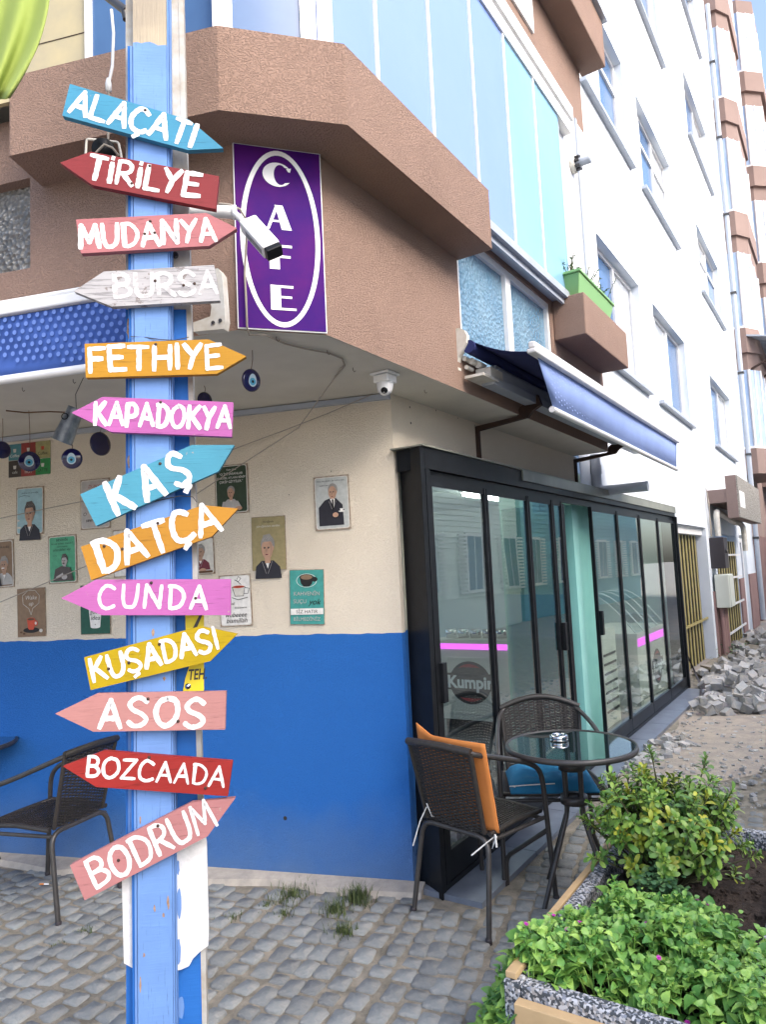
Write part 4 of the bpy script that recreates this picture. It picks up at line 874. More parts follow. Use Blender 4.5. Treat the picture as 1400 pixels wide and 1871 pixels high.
BO = [  # text, colour, outline px, baseline px (x0,y0,x1,y1), cap height px, nails, label
 ('ALAÇATI', K(0.095, 0.480, 0.760), [(127, 153), (346, 219), (408, 271), (343, 274), (113, 211)], (126, 204, 350, 268), 47, [(265, 201)], 'sky blue arrow board pointing right, lettered ALAÇATI'),
 ('TİRİLYE', K(0.430, 0.053, 0.061), [(109, 297), (165, 277), (400, 322), (394, 382), (168, 338)], (158, 325, 362, 361), 46, [(273, 303), (240, 335)], 'dark red arrow board pointing left, lettered TİRİLYE'),
 ('MUDANYA', K(0.830, 0.305, 0.327), [(138, 401), (377, 389), (433, 417), (382, 449), (147, 463)], (147, 455, 394, 440), 44, [(274, 404), (264, 427), (282, 425)], 'salmon pink arrow board pointing right, lettered MUDANYA'),
 ('BURSA', K(0.860, 0.850, 0.870), [(134, 532), (189, 496), (391, 484), (402, 549), (204, 560)], (208, 543, 396, 536), 44, [(283, 513), (335, 521), (355, 518)], 'weathered grey white arrow board, faintly lettered BURSA'),
 ('FETHIYE', K(0.910, 0.456, 0.030), [(154, 628), (381, 620), (450, 651), (396, 683), (156, 690)], (163, 678, 405, 671), 46, [(284, 629)], 'orange yellow arrow board pointing right, lettered FETHIYE'),
 ('KAPADOKYA', K(0.830, 0.220, 0.680), [(130, 754), (187, 725), (426, 735), (423, 798), (202, 789)], (171, 775, 420, 784), 42, [(293, 735)], 'orchid pink arrow board pointing left, lettered KAPADOKYA'),
 ('KAŞ', K(0.130, 0.560, 0.780), [(146, 903), (350, 813), (428, 813), (399, 861), (175, 961)], (212, 938, 352, 878), 62, [(292, 847)], 'light blue arrow board tilted up to the right, lettered KAŞ'),
 ('DATÇA', K(0.910, 0.430, 0.045), [(147, 999), (370, 923), (435, 929), (387, 980), (166, 1060)], (186, 1046, 404, 966), 57, [(288, 956), (223, 1003), (190, 998)], 'orange arrow board tilted up to the right, lettered DATÇA'),
 ('CUNDA', K(0.870, 0.240, 0.720), [(111, 1093), (175, 1059), (421, 1058), (421, 1124), (185, 1124)], (180, 1110, 377, 1112), 42, [(276, 1065), (357, 1093)], 'orchid pink arrow board pointing left, lettered CUNDA'),
 ('KUŞADASI', K(0.870, 0.610, 0.005), [(153, 1201), (365, 1144), (434, 1158), (384, 1208), (165, 1261)], (170, 1246, 402, 1184), 42, [(291, 1177), (198, 1222), (235, 1211)], 'lemon yellow arrow board tilted up right, lettered KUŞADASI'),
 ('ASOS', K(0.910, 0.430, 0.400), [(100, 1304), (177, 1267), (413, 1263), (411, 1333), (170, 1337)], (182, 1328, 372, 1326), 50, [(270, 1277), (325, 1318)], 'pale pink arrow board pointing left, lettered ASOS'),
 ('BOZCAADA', K(0.610, 0.045, 0.038), [(114, 1400), (189, 1372), (425, 1391), (416, 1455), (175, 1438)], (157, 1418, 408, 1436), 35, [(272, 1384), (375, 1440)], 'bright red arrow board with yellow flecks, lettered BOZCAADA'),
 ('BODRUM', K(0.870, 0.376, 0.376), [(127, 1581), (350, 1466), (430, 1458), (379, 1528), (154, 1645)], (174, 1624, 396, 1507), 54, [(288, 1509), (216, 1572)], 'pale pink arrow board tilted steeply, lettered BODRUM'),
]
M['fadedpaint'] = mat('faded_white_paint', (.54, .54, .55), .7, col2=(.36, .355, .36), nscale=45, lo=.45, hi=.62)
for bi, (txt, colr, out, bl2, hpx, nails, lab) in enumerate(BO):
    mt = paint('board_paint', colr, {3: .14, 11: .06}.get(bi, .05), (.20, .17, .16) if bi == 3 else ((.75, .5, .05) if bi == 11 else (.36, .29, .24)))
    o_ = .024
    bd = MB().prism([PP(x, y, o_) for x, y in out], PPn * -.0195).build('arrow_board', mt, sp, bevel=.0022); bd['label'] = lab
    p0, p1 = PP(bl2[0], bl2[1], o_), PP(bl2[2], bl2[3], o_); ax = (p1 - p0); ln = ax.length; ax.normalize(); ay = PPn.cross(ax).normalized(); ay = ay if ay.z > 0 else -ay
    dn = math.hypot(bl2[2] - bl2[0], bl2[3] - bl2[1]); h = hpx / dn * ln; mb = MB()
    brush_text(mb, txt, p0, ax, ay, ln, h, width={6: .2, 11: .17, 12: .15, 8: .17}.get(bi, .205), gap={6: .6, 8: .42, 10: .35, 4: .22}.get(bi, .24), seed=bi + 3)
    mb.build('lettering', M['fadedpaint'] if bi == 3 else M['whitepaint'], bd)
    for x, y in nails: MB().lathe([(0, .0018), (.0035, .0014), (.0045, 0)], PP(x, y, o_ + .0014), PPn, 10).build('nail', M['rust'], bd)

# ================================================================== CAFE SIGN
sdir = (Ac - Bc).normalized(); sn = V((sdir.y, -sdir.x, 0)); sn = sn if sn.dot(EYE - Bc) > 0 else -sn
def SG(x, z, o=0): return V((Bc.x, Bc.y, 0)) + sdir * x + sn * o + UZ * z
sg = empty('cafe_sign', SG(.17, ZS, .01), 'tall purple sign with CAFE in white down a white oval', 'sign')
SW = (Ac - Bc).length; z0, z1 = ZS + .003, 3.309
MB().box((.0, z0, .002), (SW, z1, .012), lambda x, y, z: SG(x, y, z)).build('edge_trim', M['white'], sg)
MB().box((.004, z0 + .004, .0125), (SW - .004, z1 - .004, .0145), lambda x, y, z: SG(x, y, z)).build('face', M['purple'], sg)
cx_, cz_ = SW / 2 + .002, (z0 + z1) / 2; ra_, rb_ = .158, .362; o_ = []; i_ = []
for k in range(64):
    t = 2 * math.pi * k / 64; o_.append(SG(cx_ + ra_ * math.cos(t), cz_ + rb_ * math.sin(t), .0155)); i_.append(SG(cx_ + (ra_ - .019) * math.cos(t), cz_ + (rb_ - .02) * math.sin(t), .0155))
MB().add(o_ + i_, [(k, (k + 1) % 64, 64 + (k + 1) % 64, 64 + k) for k in range(64)]).build('oval_ring', M['wht'], sg)
def sgp(pts, cx, cz, w, h): return [SG(cx + (p[0] - .5) * w, cz + (p[1] - .5) * h, .0157) for p in pts]
LT = []
zc4 = [cz_ + .262, cz_ + .085, cz_ - .078, cz_ - .243]
# C: crescent with a heavy left side
co_ = [(.5 + .5 * math.cos(t), .5 + .5 * math.sin(t)) for t in [R(35 + 290 * k / 24) for k in range(25)]]; ci_ = [(.60 + .36 * math.cos(t) * .62, .5 + .42 * math.sin(t)) for t in [R(50 + 260 * k / 24) for k in range(25)]]
m_ = MB(); P_ = sgp(co_ + ci_, cx_ - .005, zc4[0], .118, .10); m_.add(P_, [(k, k + 1, 26 + k, 25 + k) for k in range(24)])
m_.add(sgp([(.80, .78), (.97, .82), (.93, .64), (.86, .66)], cx_ - .005, zc4[0], .118, .10), [(0, 1, 2, 3)]).build('letter_c', M['wht'], sg)
m_ = MB(); m_.add(sgp([(.0, 0), (.12, 0), (.50, .98), (.38, 1)], cx_ - .005, zc4[1], .10, .10), [(0, 1, 2, 3)]); m_.add(sgp([(.34, 1), (.66, 1), (1, 0), (.60, 0), (.45, .62)], cx_ - .005, zc4[1], .10, .10), [(0, 1, 2, 3, 4)]); m_.add([p + sn * .0002 for p in sgp([(.12, .3), (.7, .3), (.7, .38), (.15, .38)], cx_ - .005, zc4[1], .10, .10)], [(0, 1, 2, 3)]); m_.build('letter_a', M['wht'], sg)
def blocky(name, bars, zc, w=.095, h=.10):
    m_ = MB()
    for i, (a, b_, c, d) in enumerate(bars): m_.add([p + sn * .0001 * i for p in sgp([(a, b_), (c, b_), (c, d), (a, d)], cx_, zc, w, h)], [(0, 1, 2, 3)])
    m_.build(name, M['wht'], sg)
blocky('letter_f', [(0, 0, .42, 1), (.42, .90, .95, 1), (.42, .47, .88, .57)], zc4[2]); blocky('letter_e', [(0, 0, .42, 1), (.42, .90, .95, 1), (.42, .48, .88, .57), (.42, 0, 1.05, .09)], zc4[3])

# ================================================================== SECURITY CAMERAS
bc1 = empty('bullet_camera', SG(-.05, 3.0, .05), 'white bullet security camera pointing down across the purple CAFE sign', 'security camera')
def SGP(x, y, o): return PL(x, y, V((Bc.x, Bc.y, 0)) + sn * o, sn)
q0, q1, q2 = SGP(345, 384, .16), SGP(425, 388, .20), SGP(446, 408, .24)
MB().tube([q0, q1], .022, 12).lathe([(0, 0), (.026, 0), (.026, .012), (0, .012)], q1, (q1 - q0), 12).build('mount_arm', M['white'], bc1)
MB().tube(bend([q1, SGP(436, 396, .24), q2], .02), .012, 8).build('swivel', M['white'], bc1)
h0, h1 = SGP(455, 408, .26), SGP(497, 455, .34); cd = (h1 - h0).normalized(); cw = cd.cross(sn).normalized(); cu = cw.cross(cd).normalized()
def CF(a, b_, c): return h0 + cd * a + cw * b_ + cu * c
hl = (h1 - h0).length
MB().hexa([CF(-.01, -.034, -.03), CF(hl, -.034, -.03), CF(hl, .034, -.03), CF(-.01, .034, -.03), CF(-.01, -.034, .02), CF(hl, -.034, .02), CF(hl, .034, .02), CF(-.01, .034, .02)]).build('housing', M['white'], bc1, bevel=.008)
MB().hexa([CF(hl - .002, -.03, -.026), CF(hl + .022, -.03, -.026), CF(hl + .022, .03, -.026), CF(hl - .002, .03, -.026), CF(hl - .002, -.03, .018), CF(hl + .022, -.03, .018), CF(hl + .022, .03, .018), CF(hl - .002, .03, .018)]).build('lens_hood', M['black'], bc1, bevel=.004)
sgn = 1 if (CF(0, .036, 0) - CF(0, 0, 0)).z < 0 else -1
MB().add([CF(.035, sgn * .0345, -.018), CF(hl - .012, sgn * .0345, -.018), CF(hl - .012, sgn * .0345, .004), CF(.035, sgn * .0345, .004)], [(0, 1, 2, 3)]).build('rating_label', mat('label_grey', (.35, .37, .38), .6, col2=(.12, .12, .13), nscale=160), bc1)
cb = MB().tube([SGP(400, 372, .14), SGP(420, 374, .16), SGP(438, 382, .17), SGP(452, 405, .12), SGP(450, 440, .05), SGP(447, 500, .03), SGP(450, 560, .03), SGP(451, 596, .03), G(455, 612, ZS - .01), G(485, 612, ZS - .01), G(520, 628, ZS - .008), G(560, 638, ZS - .008), G(600, 645, ZS - .008), G(625, 655, ZS - .008), G(630, 668, ZS - .008), G(612, 690, ZS - .008)], .0042, 6)
tag(cb.build('camera_cable', M['cord'], loc=SG(.03, 2.9, .03)), 'thin grey cable from the bullet camera down the sign edge and along the soffit', 'cable')
dc = G(703, 682, ZS); dm = empty('dome_camera', dc, 'white dome security camera under the soffit at the wall corner', 'security camera')
MB().box((-.055, -.055, -.012), (.055, .055, 0), lambda x, y, z: dc + dR * x + nR * y + UZ * z).box((-.042, -.042, -.05), (.042, .042, -.0125), lambda x, y, z: dc + dR * x + nR * y + UZ * z).build('base', M['white'], dm, bevel=.006)
MB().lathe([(.0, -.0), (.041, 0), (.040, .02), (.034, .045), (.018, .06), (0, .064)], dc - UZ * .048, V((-.1, -.25, -1)), 20).build('ball', M['white'], dm)
MB().lathe([(0, .012), (.016, .010), (.018, 0)], dc + V((-.005, -.028, -.088)), V((-.15, -.8, -.6)), 14).build('lens', M['black'], dm)

# ================================================================== TIN POSTERS on the front wall
M['rustedge'] = mat('rusty_plate_edge', (.16, .09, .05), .9, col2=(.42, .36, .28), nscale=40)
def flatcol(name, c, c2=None, ns=38): return mat(name, c, .5, col2=c2 or tuple(x * .72 for x in c), nscale=ns, lo=.3, hi=.75, spec=.3)
PCt = {k: flatcol('print_' + k, v) for k, v in dict(grey=(.50, .53, .52), teal=(.06, .32, .29), gold=(.33, .28, .14), dkgreen=(.035, .06, .035), cream=(.66, .64, .58), maroon=(.16, .03, .045), skin=(.52, .32, .22), skin2=(.42, .27, .19), hair=(.09, .08, .075), hairgrey=(.30, .29, .27), suit=(.025, .025, .035), sky=(.33, .52, .58), green=(.09, .38, .22), brown=(.24, .16, .10), bottle=(.02, .10, .07), red=(.55, .08, .04), coffee=(.12, .06, .03), black=(.015, .015, .015), white=(.8, .79, .76), lightgrey=(.48, .46, .45), olive=(.38, .36, .16), tealtile=(.08, .25, .28), redtile=(.30, .05, .04), darktile=(.05, .04, .03), greentile=(.03, .26, .07), shirt=(.45, .45, .44)).items()}
def poster(label, cor, bgc, items, rim=True, group='tin posters on the cream wall'):
    P = [LP(x, y, .006) for x, y in cor]      # TL TR BR BL
    c = (P[0] + P[1] + P[2] + P[3]) / 4; ax = ((P[1] - P[0]) + (P[2] - P[3])).normalized(); ay = nL.cross(ax).normalized(); ay = ay if ay.z > 0 else -ay
    W_ = ((P[1] - P[0]).length + (P[2] - P[3]).length) / 2; H_ = ((P[0] - P[3]).length + (P[1] - P[2]).length) / 2
    q = lambda u, v, d: c + ax * (u - .5) * W_ + ay * (v - .5) * H_ + nL * d
    r = empty('tin_poster', c, label, 'poster', group)
    MB().box((0, 0, -.003), (1, 1, .0), q).build('plate', M['rustedge'], r)
    e = .035 if rim else .008; a = e * .9 / W_ * H_ * .7
    def rr(x0, y0, x1, y1, rad, d):
        o = []
        for (cx_2, cy_2, a0) in ((x1 - rad, y1 - rad * W_ / H_, 0), (x0 + rad, y1 - rad * W_ / H_, 90), (x0 + rad, y0 + rad * W_ / H_, 180), (x1 - rad, y0 + rad * W_ / H_, 270)):
            for k in range(4): t = R(a0 + 30 * k); o.append(q(cx_2 + rad * math.cos(t), cy_2 + rad * W_ / H_ * math.sin(t), d))
        return o
    if rim: p = rr(.025, .018, .975, .982, .07, .0006); MB().add(p, [tuple(range(16))]).build('rim', PCt['cream'], r)
    p = rr(.05 if rim else .012, .035 if rim else .01, .95 if rim else .988, .965 if rim else .99, .06 if rim else .02, .0012); MB().add(p, [tuple(range(16))]).build('print', PCt[bgc], r)
    d = .0016
    for it_ in items:
        k = it_[0]; m_ = MB()
        if k == 'e': _, cc, x, y, rx, ry = it_[:6]; rot = it_[6] if len(it_) > 6 else 0; m_.add([q(x + (rx * math.cos(t) * math.cos(rot) - ry * math.sin(t) * math.sin(rot)), y + (rx * math.cos(t) * math.sin(rot) + ry * math.sin(t) * math.cos(rot)), d) for t in [i * math.pi / 10 for i in range(20)]], [tuple(range(20))])
        elif k == 'p': _, cc, pts_ = it_; m_.add([q(x, y, d) for x, y in pts_], [tuple(range(len(pts_)))])
        elif k == 't':
            _, cc, tx, x, y, sz = it_[:6]; vs, fs = text_mesh(tx, 1, .0, it_[6] if len(it_) > 6 else 0); wmax = max(v.x for v in vs) - min(v.x for v in vs); s_ = sz * H_
            if len(it_) > 7: s_ = min(s_, it_[7] * W_ / wmax)
            m_.add([q(x, y, d) + ax * v.x * s_ + ay * v.y * s_ for v in vs], fs)
        elif k == 'l': _, cc, pts_, wd_ = it_; m_.tube([q(x, y, d) for x, y in pts_], wd_, 4)
        m_.build({'e': 'print_shape', 'p': 'print_shape', 't': 'lettering', 'l': 'print_line'}[k], PCt[cc], r); d += .00035
    return r
def bust(x, y, s, body, skin, hair, look=0, beard=None, hh=.5):
    """generic bust: shoulders, neck, head, hair, brow, eyes, nose shade"""
    o = [('p', body, [(x - 1.25 * s, y - 1.9 * s), (x - 1.15 * s, y - 1.15 * s), (x - .6 * s, y - .8 * s), (x + .6 * s, y - .8 * s), (x + 1.2 * s, y - 1.2 * s), (x + 1.35 * s, y - 1.9 * s)]),
         ('p', 'white', [(x - .25 * s, y - .82 * s), (x + .25 * s, y - .82 * s), (x, y - 1.3 * s)]), ('p', skin, [(x - .25 * s, y - .95 * s), (x + .28 * s, y - .95 * s), (x + .3 * s, y - .4 * s), (x - .25 * s, y - .4 * s)]),
         ('e', hair, x + .06 * s, y + .22 * s, .68 * s, .58 * s), ('e', skin, x, y - .08 * s, .56 * s, .62 * s), ('e', skin, x + .56 * s, y - .05 * s, .1 * s, .14 * s)]
    if hh > .3: o += [('p', hair, [(x - .6 * s, y + .25 * s), (x - .35 * s, y + .78 * s), (x + .3 * s, y + .85 * s), (x + .68 * s, y + .4 * s), (x + .55 * s, y + .1 * s), (x + .4 * s, y + .38 * s), (x - .3 * s, y + .36 * s)])]
    o += [('e', 'hair', x - .25 * s, y + .02 * s, .11 * s, .035 * s), ('e', 'hair', x + .15 * s, y + .02 * s, .11 * s, .035 * s), ('e', 'skin2', x - .06 * s, y - .17 * s, .07 * s, .13 * s), ('e', 'maroon', x - .04 * s, y - .42 * s, .15 * s, .035 * s)]
    o += [('p', 'skin2' if skin != 'lightgrey' else 'shirt', [(x + .22 * s, y + .36 * s), (x + .5 * s, y + .2 * s), (x + .5 * s, y - .35 * s), (x + .2 * s, y - .66 * s), (x + .34 * s, y - .2 * s)]), ('e', 'black', x - .24 * s, y - .035 * s, .07 * s, .03 * s), ('e', 'black', x + .14 * s, y - .035 * s, .07 * s, .03 * s), ('l', 'skin2', [(x + .02 * s, y + .0 * s), (x - .08 * s, y - .22 * s), (x + .04 * s, y - .24 * s)], .0008), ('l', 'skin2', [(x - .32 * s, y - .2 * s), (x - .22 * s, y - .42 * s)], .0007), ('l', 'lightgrey', [(x - .5 * s, y - .85 * s), (x - .12 * s, y - 1.6 * s)], .0008), ('l', 'lightgrey', [(x + .5 * s, y - .85 * s), (x + .05 * s, y - 1.6 * s)], .0008)] + ([('l', 'lightgrey' if hair == 'hairgrey' else 'hairgrey', [(x + (q - .4) * s, y + .45 * s), (x + (q - .15) * s, y + .62 * s), (x + (q + .1) * s, y + .5 * s)], .0006) for q in (0, .25, .5)] if hh > .3 else [])
    if beard: o += [('e', beard, x - .04 * s, y - .33 * s, .26 * s, .06 * s)]
    return o
def cup(x, y, s, c1, c2, steam='cream'):
    return [('e', 'black', x, y - .55 * s, 1.1 * s, .22 * s), ('e', c2, x + .62 * s, y - .02 * s, .28 * s, .22 * s), ('e', 'cream', x + .62 * s, y - .02 * s, .15 * s, .12 * s), ('p', c1, [(x - .55 * s, y + .3 * s), (x + .55 * s, y + .3 * s), (x + .42 * s, y - .4 * s), (x + .25 * s, y - .52 * s), (x - .25 * s, y - .52 * s), (x - .42 * s, y - .4 * s)]), ('e', c2, x, y + .3 * s, .55 * s, .13 * s), ('e', 'coffee', x, y + .3 * s, .46 * s, .09 * s)]
H2 = .62
poster('tin poster of a dark suited man holding a small cup, apart on the right', [(573, 873), (637, 866), (641, 966), (576, 970)], 'grey',
       [('t', 'black', 'Hoş ben dedim, bir kahve ban...', .5, .91, .045, .3, .82), ('t', 'black', 'selam ban.', .3, .83, .045, .3), ('p', 'suit', [(.12, .08), (.12, .42), (.3, .55), (.42, .58), (.62, .58), (.8, .45), (.82, .08)])] + bust(.53, .70, .20, 'suit', 'skin', 'hairgrey', hh=.2)[3:] + [('p', 'white', [(.46, .57), (.6, .57), (.56, .4)]), ('p', 'black', [(.51, .56), (.56, .56), (.56, .36), (.53, .33)]), ('p', 'suit', [(.72, .5), (.86, .34), (.6, .22), (.55, .28)]), ('e', 'skin', .6, .27, .08, .045), ('e', 'white', .78, .33, .09, .015), ('p', 'white', [(.73, .38), (.83, .38), (.81, .33), (.75, .33)])])
poster('teal tin poster of a coffee cup reading KAHVENİN SUÇU yok', [(529, 1041), (592, 1040), (593, 1141), (530, 1142)], 'teal',
       [('e', 'white', .5, .80, .30, .125), ('e', 'teal', .5, .80, .285, .118), ('e', 'black', .73, .82, .09, .045), ('p', 'black', [(.3, .86), (.7, .86), (.66, .74), (.58, .69), (.42, .69), (.34, .74)]), ('e', 'black', .5, .86, .2, .055), ('e', 'brown', .5, .86, .17, .045), ('t', 'lightgrey', 'KAHVENİN', .5, .56, .1, 0, .85), ('t', 'lightgrey', 'SUÇU', .3, .42, .1, 0, .42), ('t', 'black', 'yok', .72, .41, .15, .35, .4), ('p', 'white', [(.03, .18), (.97, .19), (.97, .30), (.03, .29)]), ('t', 'black', 'SİZ HATIR', .5, .235, .09, 0, .75), ('t', 'lightgrey', 'BİLMEDİNİZ', .5, .10, .09, 0, .86)], rim=False)
poster('olive gold tin poster of a wavy haired man in a dark coat', [(459, 945), (521, 942), (523, 1040), (461, 1044)], 'gold', [('t', 'black', 'Yüreğinde', .5, .9, .05, .2, .5), ('t', 'cream', 'yüreğimden verdim', .5, .82, .06, 0, .75)] + bust(.46, .42, .30, 'suit', 'skin', 'hairgrey'), rim=False)
poster('dark green tin poster of an old man seated under trees with white lettering', [(391, 852), (451, 846), (456, 936), (394, 941)], 'dkgreen', [('t', 'white', 'Yaşar Usta', .5, .9, .05, .3, .4), ('t', 'white', '"O İYİ İNSANLAR', .5, .81, .07, 0, .7), ('t', 'white', 'O GÜZEL ATLARA BİNİP', .5, .73, .07, 0, .85), ('t', 'white', 'ÇEKİP GİTTİLER."', .5, .65, .07, 0, .7)] + bust(.48, .43, .17, 'lightgrey', 'skin', 'hairgrey', hh=.2) + [('p', 'lightgrey', [(.2, .1), (.25, .25), (.7, .25), (.82, .1)]), ('e', 'skin', .72, .1, .1, .04)])
poster('white tin poster with a drawn coffee cup reading bismillah', [(400, 1052), (458, 1048), (461, 1143), (402, 1146)], 'white', [('l', 'black', [(.5, .9), (.62, .86), (.7, .92), (.62, .96), (.56, .88), (.7, .80)], .0016), ('p', 'cream', [(.42, .76), (.82, .76), (.76, .58), (.5, .58)]), ('l', 'black', [(.42, .76), (.5, .58), (.76, .58), (.82, .76), (.42, .76)], .0016), ('e', 'red', .62, .76, .19, .025), ('l', 'black', [(.82, .74), (.95, .72), (.9, .62), (.78, .63)], .0016), ('l', 'black', [(.4, .56), (.6, .51), (.9, .55)], .0016), ('t', 'black', 'hayal', .35, .44, .08, .3), ('t', 'black', 'düşünsene', .66, .36, .06, 0, .5), ('t', 'black', 'wubeeee', .5, .22, .13, .3, .66), ('t', 'black', 'bismillah', .52, .11, .13, .3, .72)])
poster('tin poster of a man in a maroon sweater half hidden behind the signpost', [(340, 985), (390, 981), (392, 1048), (342, 1052)], 'cream', bust(.5, .62, .26, 'maroon', 'skin2', 'hairgrey') + [('e', 'skin', .6, .12, .12, .05), ('p', 'coffee', [(.05, .04), (.95, .04), (.95, .1), (.05, .1)])])
poster('light grey tin poster with faint script behind the KAŞ board', [(146, 878), (200, 872), (201, 965), (147, 968)], 'lightgrey', [('t', 'redtile', 'DÜNYA', .5, .85, .09, .3, .7), ('t', 'black', 'güzel', .5, .6, .08, .2, .5), ('t', 'black', 'O', .15, .3, .1, .2), ('t', 'black', 'sevmek', .4, .18, .1, .2, .5)])
poster('sky blue tin poster of a dark haired man in a black coat', [(29, 892), (78, 888), (80, 975), (29, 978)], 'sky', [('t', 'black', 'güzel günler göreceğiz', .5, .88, .05, .2, .6), ('l', 'suit', [(.1, .8), (.3, .83), (.5, .8)], .001)] + bust(.5, .45, .30, 'suit', 'skin', 'hair') + [('e', 'cream', .15, .15, .08, .02), ('e', 'cream', .12, .3, .05, .02)])
poster('green tin poster reading sesinde ne var sözcükler var over a crouching man', [(88, 980), (139, 976), (140, 1064), (88, 1068)], 'green', [('t', 'black', 'sesinde', .5, .91, .1, 0, .68), ('t', 'black', 'ne var biliyor musun ?', .5, .83, .06, 0, .8), ('t', 'black', 'söylenmemiş', .5, .765, .05, 0, .6), ('t', 'black', 'sözcükler var', .5, .70, .08, 0, .78), ('t', 'black', 'Cemal', .25, .58, .035)] + bust(.58, .47, .17, 'hair', 'lightgrey', 'hair', beard='hair') + [('p', 'hair', [(.2, .05), (.28, .3), (.5, .36), (.8, .32), (.92, .05)]), ('e', 'lightgrey', .6, .13, .1, .05), ('p', 'lightgrey', [(.3, .14), (.55, .22), (.56, .18), (.32, .1)])])
poster('brown tin poster of a moustached old man at the left picture edge', [(-27, 990), (24, 985), (25, 1072), (-26, 1077)], 'brown', [('t', 'black', 'Arkadaş', .7, .85, .07, .2)] + bust(.66, .48, .22, 'shirt', 'skin2', 'hairgrey', beard='white') + [('p', 'suit', [(.3, .04), (.3, .3), (.5, .3), (.6, .04)])])
poster('brown tin poster of a steaming red cup reading Wake up', [(31, 1076), (82, 1073), (83, 1162), (31, 1165)], 'brown', [('l', 'cream', [(.5, .45), (.42, .58), (.22, .68), (.2, .85), (.4, .95), (.65, .95), (.8, .84), (.78, .68), (.56, .58), (.5, .45)], .0017), ('t', 'cream', 'Wake', .5, .80, .12, .2, .5), ('t', 'cream', 'up', .5, .68, .12, .2)] + cup(.5, .28, .26, 'red', 'red') + [('e', 'coffee', .15, .1, .05, .02), ('e', 'coffee', .25, .07, .05, .02), ('e', 'cream', .85, .12, .06, .035)], rim=False)
poster('bottle green tin poster of a white cup behind the CUNDA board', [(146, 1070), (201, 1067), (201, 1158), (147, 1160)], 'bottle', [('p', 'white', [(.28, .55), (.72, .55), (.66, .15), (.34, .15)]), ('e', 'white', .5, .15, .16, .03), ('t', 'black', 'good', .5, .45, .12, .2, .36), ('t', 'black', 'idea', .5, .33, .14, .2, .3), ('e', 'black', .5, .2, .015, .01)], rim=False)
poster('white tin poster with small lines of text behind the DATÇA board', [(206, 969), (240, 966), (241, 1053), (207, 1056)], 'white', [('t', 'black', 'Sen varken', .5, .3, .05, 0, .8), ('t', 'black', 'bile güzel', .5, .22, .05, 0, .8)])
for i, (x0, y0, x1, y1, bgc, tx, tc_) in enumerate([(15, 813, 38, 842, 'tealtile', 'Coffee', 'white'), (38, 810, 65, 841, 'redtile', 'BURSA', 'cream'), (64, 807, 91, 838, 'olive', 'Coffee', 'black'), (15, 843, 38, 873, 'darktile', 'cafe', 'cream'), (38, 842, 65, 871, 'redtile', 'HOT', 'cream'), (64, 839, 91, 868, 'greentile', 'LATTE', 'black')]):
    if i == 0:
        c = LP(53, 840, 0); tl = empty('coffee_tile_poster', c, 'six colour tin picture of coffee motifs in a two by three grid under the soffit', 'poster')
    P = [LP(x0, y0, .004), LP(x1, y0 - (x1 - x0) * .1, .004), LP(x1, y1 - (x1 - x0) * .1, .004), LP(x0, y1, .004)]; o = MB().prism(P, nL * -.003).build('colour_panel', PCt[bgc], tl)
    ax = (P[1] - P[0]).normalized(); ay = V((0, 0, 1)); c = (P[0] + P[2]) / 2; s_ = .02
    vs, fs = text_mesh(tx, .026); MB().add([c + nL * .001 + ax * v.x + ay * (v.y - (.024 if i != 3 else .022)) for v in vs], fs).build('lettering', PCt[tc_], o)
    MB().add([c + nL * .001 + ax * x * s_ + ay * (y * s_ + .008) for x, y in [(-.6, .6), (.6, .6), (.45, -.5), (-.45, -.5)]], [(0, 1, 2, 3)]).build('cup_print', PCt['cream' if i != 2 else 'red'], o)
# small holes and knots on walls
hb = MB()
for x, y, r_ in [(521, 1495, .011), (749, 744, .006), (751, 773, .007), (797, 750, .005), (837, 764, .004), (868, 777, .004), (528, 904, .003), (605, 861, .003)]:
    if x < 705: p = LP(x, y, .0012); n_ = nL
    else: p = RP(x, y, .0012); n_ = nR
    hb.lathe([(0, .0004), (r_, .0)], p, n_, 10)
hb.build('drilled_hole', M['gap'], cafe)

